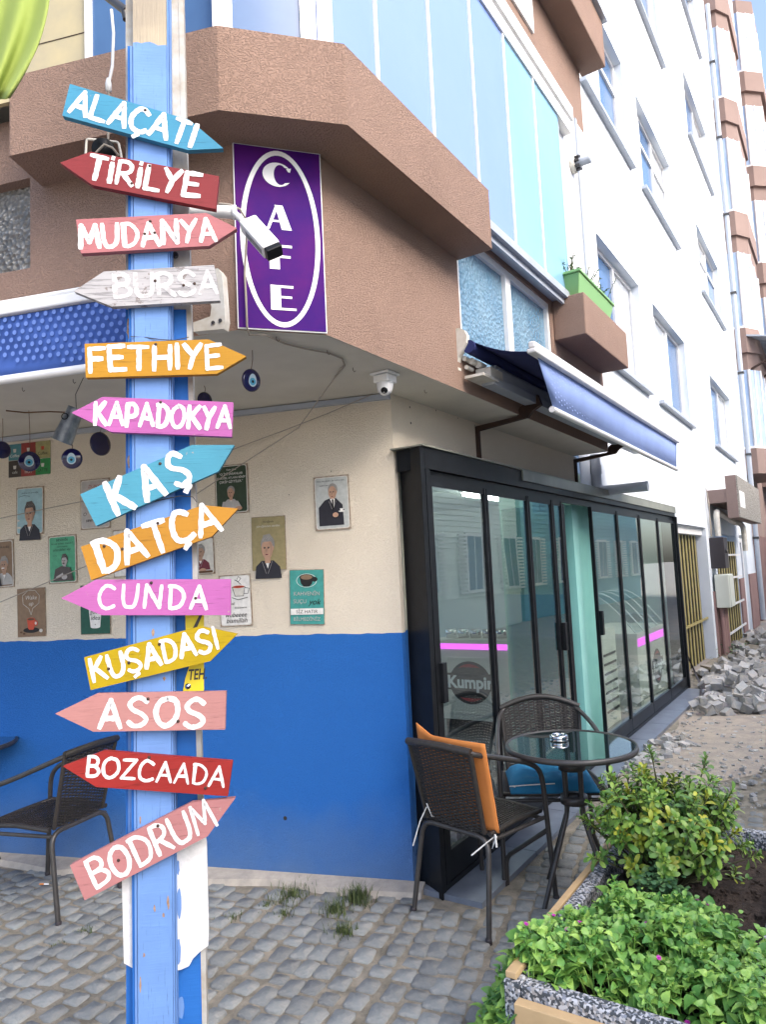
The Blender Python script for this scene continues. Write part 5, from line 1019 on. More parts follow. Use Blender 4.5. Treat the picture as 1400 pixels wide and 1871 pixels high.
# ================================================================== HANGING THINGS under the soffit
def wire(name, pts, r_, label, m=None, cat='cord'): return tag(MB().tube(pts, r_, 5).build(name, m or M['cord'], loc=V(pts[0])), label, cat)
k_ = G(628, 668, ZS - .01)
wire('stretched_cord', [k_, LP(545, 782, .25), LP(470, 830, .2), LP(355, 905, .15), LP(230, 990, .15), LP(155, 1035, .12), LP(0, 1100, .12)], .0028, 'cord running from the soffit down left behind the boards to the Wake up poster')
wire('stretched_cord', [LP(690, 716, .03), LP(600, 755, .04), LP(520, 786, .06), LP(420, 823, .05), LP(200, 906, .05), LP(90, 928, .05), LP(0, 947, .05)], .0028, 'cord running from the wall corner left across the sky blue poster')
def eye(px_, py_, rx, depth_pt, face, label, hook, tw=None, back=False):
    Y = depth_pt.y; d = ray(px_, py_); c = EYE + d * (Y / d.y); rad = rx / F * (Y + .05)
    r = empty('evil_eye_bead', c, label, 'bead', 'evil eye beads hanging under the soffit'); n_ = V(face).normalized()
    MB().lathe([(0, -.008), (rad * .8, -.008), (rad, -.003), (rad, .003), (rad * .85, .007), (0, .009)], c, n_, 28).build('disc', M['navybead'], r)
    if not back:
        u_ = UZ - n_ * n_.z; u_.normalize(); s_ = n_.cross(u_); tr_ = lambda f, d_: [c + n_ * d_ + s_ * (f * rad * math.cos(t)) + u_ * (f * rad * (math.sin(t) * (1.0 if math.sin(t) < 0 else 1.55))) - u_ * rad * .12 for t in [k * math.pi / 14 for k in range(28)]]
        ci = lambda f, d_: [c + n_ * d_ + s_ * (f * rad * math.cos(t)) + u_ * (f * rad * math.sin(t)) - u_ * rad * .12 for t in [k * math.pi / 12 for k in range(24)]]
        MB().add(tr_(.44, .0095), [tuple(range(28))]).build('pale_drop', M['beadwhite'], r); MB().add(ci(.33, .0100), [tuple(range(24))]).build('blue_ring', M['beadcyan'], r); MB().add(ci(.13, .0105), [tuple(range(24))]).build('pupil', M['black'], r)
    MB().tube([c + UZ * rad * .95, c + UZ * (rad + .01) + V((.003, 0, 0)), (c + UZ * rad).lerp(hook, .5) + V((.004, 0, 0)), hook], .0016, 5).build('string', M['twine'], r)
    return r
h1_ = G(461, 640, ZS); eye(459, 695, 21, V((0, h1_.y, 0)), (.72, -.6, -.12), 'evil eye bead hanging alone right of the FETHIYE arrow tip', h1_)
h2_ = G(373, 705, ZS); eye(374, 731, 15, V((0, h2_.y, 0)), (.7, -.7, 0), 'dark evil eye bead peeping out above the KAPADOKYA board', h2_, back=True)
h3_ = G(185, 760, ZS); eye(183, 811, 22, V((0, h3_.y, 0)), (.85, -.5, 0), 'dark back of a bead just left of the signpost under the pink KAPADOKYA tip', h3_, back=True)
hc = G(152, 690, ZS); tcx = EYE + ray(126, 776) * (hc.y / ray(126, 776).y)
eye(131, 838, 18.5, V((0, hc.y, 0)), (.1, -1, -.1), 'evil eye bead hanging below the tin can', tcx + V((.01, 0, -.09)))
h5 = G(52, 750, ZS); eye(53, 843, 18.5, V((0, h5.y, 0)), (.35, -1, 0), 'evil eye bead hanging in front of the coffee picture', h5)
h6 = G(4, 765, ZS); eye(3, 822, 16, V((0, h6.y, 0)), (.8, -.6, 0), 'dark bead hanging at the far left picture edge', h6, back=True)
tc1 = empty('tin_can', tcx, 'spangled tin can hanging tilted from the soffit left of the KAPADOKYA tip', 'can'); cax = V((.16, .0, .36)).normalized()
MB().lathe([(.0, -.085), (.044, -.085), (.045, -.08), (.036, .075), (.038, .08), (.034, .078), (.040, -.07)], tcx, cax, 24).build('body', M['tin'], tc1); MB().lathe([(.0465, -.003), (.0475, 0), (.0465, .003)], tcx - cax * .083, cax, 24).build('rim', M['tin'], tc1)
MB().lathe([(.012, 0), (.016, .0), (.016, .001), (.012, .001)], tcx + V((-.002, -.0405, .03)), V((0, -1, .1)), 16).build('stamp_ring', M['black'], tc1)
MB().tube([tcx + cax * .08, tcx + V((.03, 0, .14)), hc], .0016, 5).build('wire', M['darkgrey'], tc1)
hk = [(247, 761), (84, 766), (165, 763), (600, 698), (484, 646), (18, 748)]
for i, (x, y) in enumerate([(40, 708), (133, 693), (598, 640), (505, 615), (776, 712), (645, 672)]):
    p = G(x, y, ZS); part('ceiling_hook', MB().tube([p, p - UZ * .012, p + V((.006, 0, -.02)), p + V((.012, 0, -.014))], .0014, 5), M['rust'])
wire('twisted_wire', [G(10, 740, ZS) - UZ * .03, G(45, 742, ZS) - UZ * .035, G(90, 742, ZS) - UZ * .03, G(125, 740, ZS) - UZ * .04], .004, 'rusty twisted wire strung just below the soffit beside the tin can', M['twine'], 'wire')
# lamp fitting and hanging cable at upper left
Y0 = 2.35
def D(x, y, Y): d = ray(x, y); return EYE + d * (Y / d.y)
lf = empty('hanging_floodlight', D(192, 262, Y0), 'small black floodlight in a pale bracket hanging behind the ALAÇATI board', 'lamp')
MB().tube(bend([D(156, 285, Y0), D(158, 254, Y0), D(216, 260, Y0), D(222, 290, Y0)], .01), .0045, 6).build('bracket', M['offwhite'], lf)
MB().lathe([(0, -.03), (.034, -.03), (.04, 0), (.038, .02), (0, .024)], D(190, 275, Y0), V((.1, -1, -.5)), 18).build('lamp_head', M['black'], lf)
MB().tube([D(172, 282, Y0 - .05), D(190, 264, Y0 - .06), D(205, 270, Y0 - .05), D(216, 284, Y0 - .03)], .004, 6).build('lead', M['cord'], lf)
hg = empty('hanging_plug_cable', D(206, 10, Y0), 'white cable with an inline plug hanging down to the ALAÇATI board', 'cable')
MB().tube([D(203, 18, Y0), D(207, 60, Y0), D(205, 120, Y0), D(200, 145, Y0)], .0055, 8).build('cable', M['white'], hg); MB().lathe([(.004, 0), (.010, .003), (.011, .03), (.008, .045), (.006, .05)], D(198, 168, Y0), V((.0, 0, 1)), 14).build('plug', M['white'], hg); MB().tube([D(198, 168, Y0), D(197, 255, Y0)], .004, 6).build('lower_lead', M['cord'], hg)
tag(MB().tube([D(180, -18, Y0 + .1), D(232, 22, Y0)], .016, 10).tube([D(226, 16, Y0), D(230, 36, Y0)], .012, 8).build('steel_pipe', M['darkgrey'], loc=D(205, 0, Y0)), 'short dark steel pipe end behind the top of the signpost', 'pipe')
# lime cloth
b = MB(); nu, nv = 26, 12; gp = []
for i in range(nu + 1):
    q = i / nu; row = []
    for j in range(nv + 1):
        v_ = j / nv; yb = -40 + 220 * v_; xr = 92 - 12 * v_ - 62 * v_ ** 2.2; x = -60 + (xr + 60) * q; row.append(D(x, yb, 2.1 + .028 * math.sin(q * 16 + v_ * 3.0) * (.3 + v_) - .08 * q))
    gp.append(row)
for i in range(nu):
    for j in range(nv): b.add([gp[i][j], gp[i + 1][j], gp[i + 1][j + 1], gp[i][j + 1]], [(0, 1, 2, 3)], 0, True)
lc_ = tag(b.build('lime_cloth', M['lime'], loc=D(20, 50, 2.1)), 'gathered lime green cloth hanging into the top left corner', 'cloth'); lc_.modifiers.new('s', 'SOLIDIFY').thickness = .003
# flue on the white end panel
fv = RW(2.42, .361, 4.55); fp = PL(1045, 302, RW(0, .36, 0), nR); fl_ = empty('flue_outlet', fp, 'round grey flue outlet on the white panel beside the glazing', 'flue')
MB().lathe([(0, .0), (.07, 0), (.075, .01), (.07, .035), (.045, .04)], fp, nR, 18).build('collar', M['offwhite'], fl_); MB().lathe([(.035, .03), (.035, .15), (.028, .16), (0, .15)], fp, nR, 16).build('spout', M['pvc'], fl_)
for k in range(8): t = k * math.pi / 4; u_ = dR * math.cos(t) + UZ * math.sin(t); MB().box((.042, -.008, .02), (.06, .008, .075), lambda x, y, z: fp + u_ * x + u_.cross(nR) * y + nR * z).build('fin', M['darkgrey'], fl_)
# flower box on corbel
fp_ = empty('green_flower_box', RW(2.3, .43, 3.55), 'green plastic flower box of straggly plants on the brown corbel', 'planter')
MB().hexa([RW(1.84, .37, 3.548), RW(2.62, .37, 3.548), RW(2.62, .50, 3.548), RW(1.84, .50, 3.548), RW(1.79, .35, 3.70), RW(2.67, .35, 3.70), RW(2.67, .53, 3.70), RW(1.79, .53, 3.70)]).build('trough', M['greenpot'], fp_, bevel=.006)
MB().box((1.775, .34, 3.701), (2.685, .54, 3.72), RW).build('lip', M['greenpot'], fp_, bevel=.004)
rn = random.Random(9); st = MB(); lv = MB()
for i in range(46):
    s = rn.uniform(1.85, 2.65); o_ = rn.uniform(.38, .5); p = RW(s, o_, 3.70); q = p + V((rn.uniform(-.09, .09), rn.uniform(-.09, .09), rn.uniform(.05, .20))); st.tube([p, p.lerp(q, .5) + V((rn.uniform(-.02, .02), 0, 0)), q], .003, 4, caps=False)
    for k in range(9):
        c = p.lerp(q, rn.uniform(.4, 1)); a = rn.uniform(0, 6); u_ = V((math.cos(a), math.sin(a), rn.uniform(-.3, .6))) * .022; w_ = V((-u_.y, u_.x, 0)) * .35; lv.add([c, c + u_ * .5 + w_, c + u_, c + u_ * .5 - w_], [(0, 1, 2, 3)])
tag(st.build('stems', M['stem'], fp_), kind='stuff'); tag(lv.build('leaves', M['leafC'], fp_), kind='stuff')

# ================================================================== CHAIRS AND TABLES
def make_chair(rootM, name, label, W_=.46, Wr=.42, D_=.52, seat_z=.415, back_z=.80, arm_z=.63, braces=(), arch=.012, rb=.07):
    """tube frame armchair, local x right, y forward; built in world space through rootM"""
    org = rootM @ V((0, 0, 0)); r = empty(name, org, label, 'chair', 'rattan tube chairs by the cafe walls'); T = lambda x, y, z: rootM @ V((x, y, z)); tr = .0125
    hw, hr, hd = W_ / 2, Wr / 2, D_ / 2
    # rear inverted U, then front legs/arms/back loop
    rear = bend([T(-hr - .01, -hd - .02, 0), T(-hr + .015, -hd + .05, seat_z - .005), T(hr - .015, -hd + .05, seat_z - .005), T(hr + .01, -hd - .02, 0)], .07)
    MB().tube(rear, tr, 10).build('rear_leg_tube', M['tube'], r)
    bt = -hd - .06
    for sx in (-1, 1):
        loop = bend([T(sx * (hw + .01), hd + .01, 0), T(sx * (hw), hd - .03, arm_z - .06), T(sx * (hw - .0), hd - .10, arm_z), T(sx * (hw - .01), 0, arm_z + .05), T(sx * (hr - .015), bt + .03, back_z - arch * .9), T(sx * (hr - .10), bt + .006, back_z + arch * .15)], rb)
        MB().tube(loop, tr, 10).build('arm_tube', M['tube'], r)
    topb = [T(x, bt + .03 - .028 * math.cos(x / hr * 1.5), back_z + .004 - arch * .75 + arch * 1.2 * math.cos(x / hr * 1.5)) for x in [(-hr + .02) + (2 * hr - .04) * i / 12 for i in range(13)]]
    MB().tube(topb, .017, 10).build('top_rail', M['rattan'], r)
    MB().tube([T(-hw + .0, hd - .035, seat_z - .02), T(-hr + .02, -hd + .05, seat_z - .02)], .010, 8).tube([T(hw - .0, hd - .035, seat_z - .02), T(hr - .02, -hd + .05, seat_z - .02)], .010, 8).tube([T(-hw + .0, hd - .05, seat_z - .02), T(hw - .0, hd - .05, seat_z - .02)], .010, 8).build('seat_frame', M['tube'], r)
    # woven back: vertical stakes and strands going over and under them
    def back_pt(u, v, off=0):   # u -1..1, v 0..1
        x = u * (hr - .025) * (1 - .08 * (1 - v)); y = (-hd + .055) + (bt + .03 - (-hd + .055)) * v - .028 * math.cos(u * 1.5) * (.4 + .6 * v) - off; z = seat_z + .01 + (back_z - seat_z - .01 + arch * (-.75 + 1.2 * math.cos(u * 1.4))) * v
        return T(x, y, z)
    for sx in (-1, 1): MB().tube([back_pt(sx * 1.0, v) for v in [i / 8 for i in range(9)]], .011, 8).build('back_post', M['rattan'], r)
    b = MB(); ns, nr = 15, 50
    for i in range(ns): u = -.93 + 1.86 * i / (ns - 1); b.tube([back_pt(u, v) for v in [k / 6 for k in range(7)]], .0028, 4, caps=False)
    for j in range(nr):
        v = (j + .6) / nr; b.tube([back_pt(-1 + 2 * k / (ns * 1), v + .004 * math.sin(k * 2.2 + j), .0042 * (1 if (k + j) % 2 else -1)) for k in range(ns + 1)], .0033, 4, caps=False)
    tag(b.build('woven_back', M['rattan'], r), kind='stuff')
    def seat_pt(u, v, off=0):
        wv = (hr - .01) + (hw - hr) * v; x = u * wv; y = (-hd + .055) + (2 * hd - .105) * v; z = seat_z + .012 + .012 * math.sin(v * 3) - .012 * (1 - u * u) * math.sin(v * 3.14) + off
        return T(x, y, z)
    b = MB(); n1, n2 = 20, 44
    for i in range(n1): u = -.96 + 1.92 * i / (n1 - 1); b.tube([seat_pt(u, v) for v in [k / 6 for k in range(7)]], .003, 4, caps=False)
    for j in range(n2):
        v = (j + .5) / n2; b.tube([seat_pt(-1 + 2 * k / n1, v, .004 * (1 if (k + j) % 2 else -1)) for k in range(n1 + 1)], .0036, 4, caps=False)
    tag(b.build('woven_seat', M['rattan'], r), kind='stuff')
    rim = [seat_pt(-1, 0), seat_pt(-1, .5), seat_pt(-1, 1) , seat_pt(-.5, 1.02), seat_pt(0, 1.03), seat_pt(.5, 1.02), seat_pt(1, 1), seat_pt(1, .5), seat_pt(1, 0)]
    MB().tube(rim, .012, 8).build('seat_rim', M['rattan'], r)
    for br in braces: MB().tube(bend(br, .05), .0115, 8).build('brace', M['tube'], r)
    for (x, y) in ((-hr - .01, -hd - .02), (hr + .01, -hd - .02), (-hw - .01, hd + .01), (hw + .01, hd + .01)): MB().lathe([(0, 0), (.015, 0), (.015, .022), (.013, .024)], T(x, y, .0), UZ, 10).build('foot_cap', M['box_black'], r)
    return r, T, back_pt, seat_pt
def frame_from(rl, rr, fl2, fr2):     # rear-left, rear-right feet as seen from behind, front feet
    cr = (rl + rr) / 2; cf = (fl2 + fr2) / 2; fwd = (cf - cr); fwd.z = 0; d = fwd.length; fwd.normalize(); rg = V((fwd.y, -fwd.x, 0)); c = (cr + cf) / 2
    m_ = Matrix(((rg.x, fwd.x, 0, c.x), (rg.y, fwd.y, 0, c.y), (0, 0, 1, 0), (0, 0, 0, 1))); return m_, (rr - rl).length, (fr2 - fl2).length, d
P1, P2, P4, P3 = G(758, 1666), G(890, 1728), G(875, 1605), G(1030, 1634)
m1, wr1, wf1, d1 = frame_from(P1, P2, P4, P3)
foot_b = G(928, 1616)
ch1, T1, bk1, st1 = make_chair(m1, 'rattan_chair', 'rattan armchair with an orange cushion against its back, nearest the planter', W_=wf1 - .02, Wr=wr1 - .02, D_=d1 - .05, back_z=.80, arm_z=.66)
# orange cushion on the chair back (padded, tied at the corners)
def cushion(par_lab, ptf, name, m, nu=18, nv=18, th=.045, tufts=()):
    top, bot = [], []
    for i in range(nu + 1):
        for j in range(nv + 1):
            u, v = -1 + 2 * i / nu, j / nv; e = (1 - u ** 4) * (1 - (2 * v - 1) ** 4); t = th * (.12 + .88 * e ** .45)
            for (tu, tv) in tufts: t -= th * .55 * math.exp(-((u - tu) ** 2 + (2 * (v - tv)) ** 2) / .03)
            t += (.005 * math.sin(u * 9 + v * 5) + .004 * math.sin(v * 21 + u * 2)) * e
            top.append(ptf(u, v, t)); bot.append(ptf(u, v, 0))
    b = MB(); W1 = nv + 1; idx = [(i * W1 + j, (i + 1) * W1 + j, (i + 1) * W1 + j + 1, i * W1 + j + 1) for i in range(nu) for j in range(nv)]
    b.add(top, idx, 0, True); b.add(bot, [f[::-1] for f in idx], 0, True)
    ed = [(i, 0) for i in range(nu + 1)] + [(nu, j) for j in range(1, nv + 1)] + [(i, nv) for i in range(nu - 1, -1, -1)] + [(0, j) for j in range(nv - 1, 0, -1)]
    ring = [top[i * W1 + j] for i, j in ed]; rb = [bot[i * W1 + j] for i, j in ed]; n_ = len(ring); b.add(ring + rb, [(k, (k + 1) % n_, n_ + (k + 1) % n_, n_ + k) for k in range(n_)], 0, True)
    ob = b.build('cushion', m, loc=ptf(0, .5, 0)); ob.name = name; return ob
hd1 = (d1 - .05) / 2
def cpt(u, v, t):
    q = .02 + .93 * v; x = u * .205 + .02; y = -hd1 + .075 - .075 * q - .018 * math.cos(u * 1.3) + .02 + t; z = .42 + .43 * q + (.045 if (v > .8 and u < -.5) else 0) * ((v - .8) / .2) * ((-u - .5) / .5)
    return T1(x, y, z)
oc = tag(cushion('', cpt, 'back_cushion', M['orange'], th=.055, tufts=[(-.4, .35), (.4, .35), (-.4, .7), (.4, .7)]), 'orange cushion tied with white cords to the back of the near chair', 'cushion')
for sx, pts in ((-1, [(780, 1468), (790, 1492), (797, 1496), (780, 1474), (768, 1500), (755, 1545)]), (1, [(908, 1528), (900, 1550), (903, 1530), (880, 1548), (862, 1563)])):
    zc = bk1(sx * 1.0, .1).y - .03; MB().tube([D(x, y, zc + .004 * i) for i, (x, y) in enumerate(pts)], .0035, 6).build('tie_cord', M['whitecord'], oc)
bb_ = MB().tube([D(905, 1525, bk1(1, .1).y - .035), D(908, 1548, bk1(1, .1).y - .035)], .005, 6); bb_.build('tie_cord', M['whitecord'], oc)
# back chair
L1 = G(928, 1616); L2 = G(946, 1535); cdir = (L1 - L2).normalized(); fwd2 = V((-.10, -1, 0)).normalized(); rg2 = V((fwd2.y, -fwd2.x, 0))
c2 = L1 - fwd2 * .25 + rg2 * -.0; 
# seen from the front, its right side is on the picture's left
c2 = L1 - fwd2 * .25 - rg2 * .27
m2 = Matrix(((rg2.x, fwd2.x, 0, c2.x), (rg2.y, fwd2.y, 0, c2.y), (0, 0, 1, 0), (0, 0, 0, 1)))
br_b = [T1((wf1 - .02) / 2, hd1 - .02, .33), foot_b + UZ * .135, foot_b + UZ * .0]
ch2, T2, bk2, st2 = make_chair(m2, 'rattan_chair', 'rattan armchair with a blue seat cushion behind the round glass table', W_=.55, Wr=.50, D_=.50, back_z=.80, arm_z=.66, arch=.06, rb=.12)
def cpt2(u, v, t): return T2(u * .225, -.17 + .40 * v, .437 + t)
bc_o = tag(cushion('', cpt2, 'seat_cushion', M['bluecloth'], th=.075, tufts=[(-.35, .35), (.35, .35), (-.35, .7), (.35, .7), (0, .52)]), 'tufted blue cushion lying on the seat of the chair behind the table', 'cushion')
MB().tube([T2(.2, .22, .47), T2(.23, .235, .478), T2(.12, .245, .487), T2(.0, .24, .49)], .003, 5).build('tie_cord', M['whitecord'], bc_o)
# left chair by the blue wall
Q1, Q2 = G(106, 1673), V((-1.45, 3.79, 0)); fw3 = V((-.935, .355, 0)).normalized(); rg3 = V((fw3.y, -fw3.x, 0)); c3 = (Q1 + Q2) / 2 + fw3 * .26
if (Q1 - Q2).dot(rg3) > 0: pass
m3_ = Matrix(((rg3.x, fw3.x, 0, c3.x), (rg3.y, fw3.y, 0, c3.y), (0, 0, 1, 0), (0, 0, 0, 1)))
f3 = G(24, 1608)
ch3, T3, bk3, st3 = make_chair(m3_, 'rattan_chair', 'empty rattan armchair facing left beside the blue wall, behind the signpost', W_=.44, Wr=.40, D_=.50, back_z=.79, arm_z=.62)
def make_table(c, label, rad=.315, h=.72):
    r = empty('round_table', c, label, 'table', 'round glass topped tables'); 
    MB().lathe([(rad - .012, h - .022), (rad, h - .022), (rad + .004, h - .012), (rad, h + .003), (rad - .012, h + .003), (rad - .012, h - .022)], c, UZ, 56).build('table_ring', M['tube'], r)
    MB().lathe([(0, h - .008), (rad - .0125, h - .008), (rad - .0125, h - .001), (0, h - .001)], c, UZ, 56, smooth=False).build('glass_top', mat('dark_table_glass', (.015, .03, .03), .02, spec=1, coat=1), r)
    for k in range(4):
        a = k * math.pi / 2 + .5; u_ = V((math.cos(a), math.sin(a), 0)); MB().tube(bend([c + u_ * .22 + UZ * (h - .03), c + u_ * .055 + UZ * (h - .034), c + u_ * .05 + UZ * .40, c + u_ * .23], .03), .0115, 8).build('leg', M['tube'], r)
    for z in (.62, .46): MB().lathe([(.038, z - .018), (.066, z - .018), (.066, z + .018), (.038, z + .018)], c, UZ, 16).build('leg_collar', M['tube'], r)
    return r
tcn = G(1043, 1360, .72); tcn.z = 0
make_table(tcn, 'round glass topped table carrying a steel ashtray beside the planter')
tl_ = G(14, 1358, .72); make_table(V((tl_.x - .31, tl_.y + .02, 0)), 'round dark table cut by the left picture edge in front of the blue wall')
MB_a = MB().lathe([(.0, 0), (.045, 0), (.046, .004), (.044, .008), (.046, .012), (.046, .022), (.040, .028), (.030, .030), (.026, .024), (.026, .014), (0, .012)], G(1022, 1352, .722) , UZ, 28)
pa = G(1022, 1352, .722); ash = empty('ashtray', pa, 'polished steel ashtray with lid on the round glass table', 'ashtray'); MB_a.build('bowl', M['steel'], ash)
MB().lathe([(.0, .013), (.02, .013), (.024, .018)], pa, UZ, 20).build('ash_hole', M['darkgrey'], ash)
tag(MB().tube(bend(br_b, .05), .0115, 8).build('loose_brace_tube', M['tube'], loc=foot_b), 'slanting brown brace tube between the near chair and the chair behind the table', 'tube')

# ================================================================== PLANTER
pl_ = empty('terrazzo_planter', P0, 'low speckled terrazzo planter with a pale wooden plank on its near side', 'planter')
tk = .055
MB().box((0, 0, -.01), (PLN, tk, PH), PW).build('side_wall', M['terrazzo'], pl_, bevel=.006); MB().box((0, PWD - tk, -.01), (PLN, PWD, PH), PW).build('side_wall', M['terrazzo'], pl_, bevel=.006)
MB().box((0, tk + .001, -.01), (tk, PWD - tk - .001, PH - .002), PW).build('end_wall', M['terrazzo'], pl_, bevel=.006); MB().box((PLN - tk, tk + .001, -.01), (PLN, PWD - tk - .001, PH - .002), PW).build('end_wall', M['terrazzo'], pl_, bevel=.006)
MB().box((-.042, .05, .02), (-.003, PWD + .1, PH - .035), PW).build('front_plank', M['woodtile'], pl_, bevel=.003)
MB().box((.42, -.028, .03), (PLN - .1, -.003, PH + .003), PW).build('side_plank', M['woodtile'], pl_, bevel=.003)
MB().box((.01, .004, PH + .002), (.10, .04, PH + .022), PW).build('wood_offcut', M['woodtile'], pl_, bevel=.003)
b = MB(); n_ = 26; gp = [[PW(tk + (PLN - 2 * tk) * i / n_, tk + (PWD - 2 * tk) * j / 12, PH - .075 + .012 * math.sin(i * 1.3) * math.cos(j * 1.1) + random.uniform(-.006, .006)) for j in range(13)] for i in range(n_ + 1)]
for i in range(n_):
    for j in range(12): b.add([gp[i][j], gp[i + 1][j], gp[i + 1][j + 1], gp[i][j + 1]], [(0, 1, 2, 3)], 0, True)
b.build('soil', M['soil'], pl_)
cl = MB(); rn = random.Random(12)
for i in range(500):
    rr = rn.choice([.003, .005, .008, .012]); k = rock(rn, rr); mx = Matrix.Translation(PW(rn.uniform(tk, PLN - tk), rn.uniform(tk, PWD - tk), PH - .07)) @ Matrix.Rotation(rn.uniform(0, 6), 4, 'Z'); cl.add([mx @ v for v in k.v], k.f)
tag(cl.build('soil_crumbs', M['soil'], pl_), kind='stuff')

# ================================================================== PLANTS
def leaf_obovate(L=.055, W_=.022, fold=.25, curl=.25):
    prof = [(0, .05), (.25, .42), (.55, .85), (.78, 1.0), (.93, .7), (1.0, 0)]; vs = []; 
    for t, w_ in prof: z = curl * L * t * t * -1 + .1 * L * math.sin(t * 3); vs.append((t * L, z, w_ * W_ / 2))
    V_ = []
    for x, z, hw in vs: V_ += [V((x, hw, z + fold * hw)), V((x, 0, z)), V((x, -hw, z + fold * hw))]
    F_ = []
    for i in range(len(vs) - 1): F_ += [(3 * i, 3 * i + 1, 3 * i + 4, 3 * i + 3), (3 * i + 1, 3 * i + 2, 3 * i + 5, 3 * i + 4)]
    return V_, F_
def leaf_heart(L=.038, W_=.034, fold=.35):
    prof = [(0, .15), (.1, .75), (.3, 1.0), (.55, .88), (.8, .5), (1.0, 0)]; V_ = []; F_ = []
    for t, w_ in prof: z = -.35 * L * t * t + .12 * L * math.sin(t * 3); hw = w_ * W_ / 2; V_ += [V((t * L, hw, z + fold * hw)), V((t * L, 0, z)), V((t * L, -hw, z + fold * hw))]
    for i in range(5): F_ += [(3 * i, 3 * i + 1, 3 * i + 4, 3 * i + 3), (3 * i + 1, 3 * i + 2, 3 * i + 5, 3 * i + 4)]
    return V_, F_
def lmesh(VF, m, nm='leaf'):
    b = MB(); b.add(VF[0], VF[1], 0, True); return mesh_of(b, nm, m)
def orient(p, d, up_, sc):
    d = d.normalized(); s_ = up_.cross(d); s_ = s_.normalized() if s_.length > 1e-3 else d.orthogonal().normalized(); n_ = d.cross(s_)
    return Matrix(((d.x * sc, s_.x * sc, n_.x * sc, p.x), (d.y * sc, s_.y * sc, n_.y * sc, p.y), (d.z * sc, s_.z * sc, n_.z * sc, p.z), (0, 0, 0, 1)))
def place_leaves(root, lst, VFs, mats_):
    """lst: (matrix, shape idx, mat idx); the 300 nearest the viewer become single leaves"""
    me = {}; lst.sort(key=lambda t: (t[0].translation - EYE).length - (.5 if t[3] else 0)); off = root.location; rest = [MB() for _ in mats_]
    for i, (mx, si, mi, vis) in enumerate(lst):
        if i < 300:
            if (si, mi) not in me: me[(si, mi)] = lmesh(VFs[si], mats_[mi])
            o = bpy.data.objects.new('leaf', me[(si, mi)]); COL.objects.link(o); o.parent = root; o.matrix_local = Matrix.Translation(-off) @ mx
        else: rest[mi].add([mx @ v for v in VFs[si][0]], VFs[si][1], 0, True)
    for k, b in enumerate(rest):
        if b.v: tag(b.build('foliage', mats_[k], root), kind='stuff')
rn = random.Random(21)
# rounded shrub of leaf rosettes
def shrub(name, label, centre, rad, n, tall=(), seed=1, scale=1.0, spread=None):
    rn = random.Random(seed); root = empty(name, centre, label, 'shrub'); lst = []; st = MB(); VFs = [leaf_obovate(.052, .021), leaf_obovate(.045, .019, .35, .1), leaf_obovate(.06, .025, .2, .4)]
    tips = []
    for i in range(n):
        while True:
            d = V((rn.gauss(0, 1), rn.gauss(0, 1), rn.gauss(.35, .8))).normalized()
            if d.z > -.35: break
        k = rn.uniform(.35, 1.05) ** .6 * (1 + .28 * math.sin(d.x * 6 + seed) * math.cos(d.y * 5 + d.z * 3)); tips.append((centre + V((d.x * rad[0], d.y * rad[1], d.z * rad[2])) * k + UZ * rad[2] * .75, d))
    for t in tall: tips.append(t)
    for p, d in tips:
        dd = (d + UZ * .55 + V((rn.uniform(-.3, .3), rn.uniform(-.3, .3), 0))).normalized(); base = centre + (p - centre) * .15; base.z = centre.z
        st.tube([base, base.lerp(p, .55) + V((rn.uniform(-.02, .02), rn.uniform(-.02, .02), .02)), p], [.004, .003, .002], 4, caps=False)
        ysel = rn.random() < .08; o_ = dd.orthogonal().normalized(); a0 = rn.uniform(0, 6); nl = rn.randint(9, 14)
        for k in range(nl):
            lay = k / nl; a = a0 + k * 2.4; side = (Matrix.Rotation(a, 3, dd) @ o_); ld = side * (1.05 - .75 * lay) + dd * (.15 + .9 * lay); q = p - dd * (.045 * (1 - lay)); sc = scale * rn.uniform(.75, 1.15) * (1.05 - .35 * lay)
            lst.append((orient(q, ld, dd, sc), rn.randrange(3), 1 if ysel or (lay > .7 and rn.random() < .08) else 0, (p - EYE).y < (centre - EYE).y + .05))
    tag(st.build('branches', M['stem'], root), kind='stuff'); place_leaves(root, lst, VFs, [M['leafB'], M['leafY']]); return root
c_s = D(1222, 1612, 2.98); sc_ = V((c_s.x, c_s.y, PH - .06))
spc = D(1290, 1440, 3.2); 
tl_tips = []
for (x, y, Y) in [(1290, 1385, 3.2), (1288, 1400, 3.2), (1275, 1440, 3.2), (1300, 1465, 3.2), (1315, 1450, 3.2), (1262, 1445, 3.2), (1310, 1500, 3.15), (1290, 1500, 3.15), (1330, 1560, 3.1), (1345, 1590, 3.05), (1365, 1610, 3.05), (1350, 1620, 3.0), (1300, 1560, 3.05), (1330, 1540, 3.1), (1115, 1415, 3.05), (1090, 1480, 3.0), (1180, 1420, 3.05)]:
    p = D(x, y, Y); tl_tips.append((p, V((.2, -.2, .8))))
shrub('evergreen_shrub', 'bushy evergreen shrub with yellow green leaf rosettes in the planter beside the table', sc_, (.32, .31, .27), 330, tl_tips, seed=5, scale=.85)
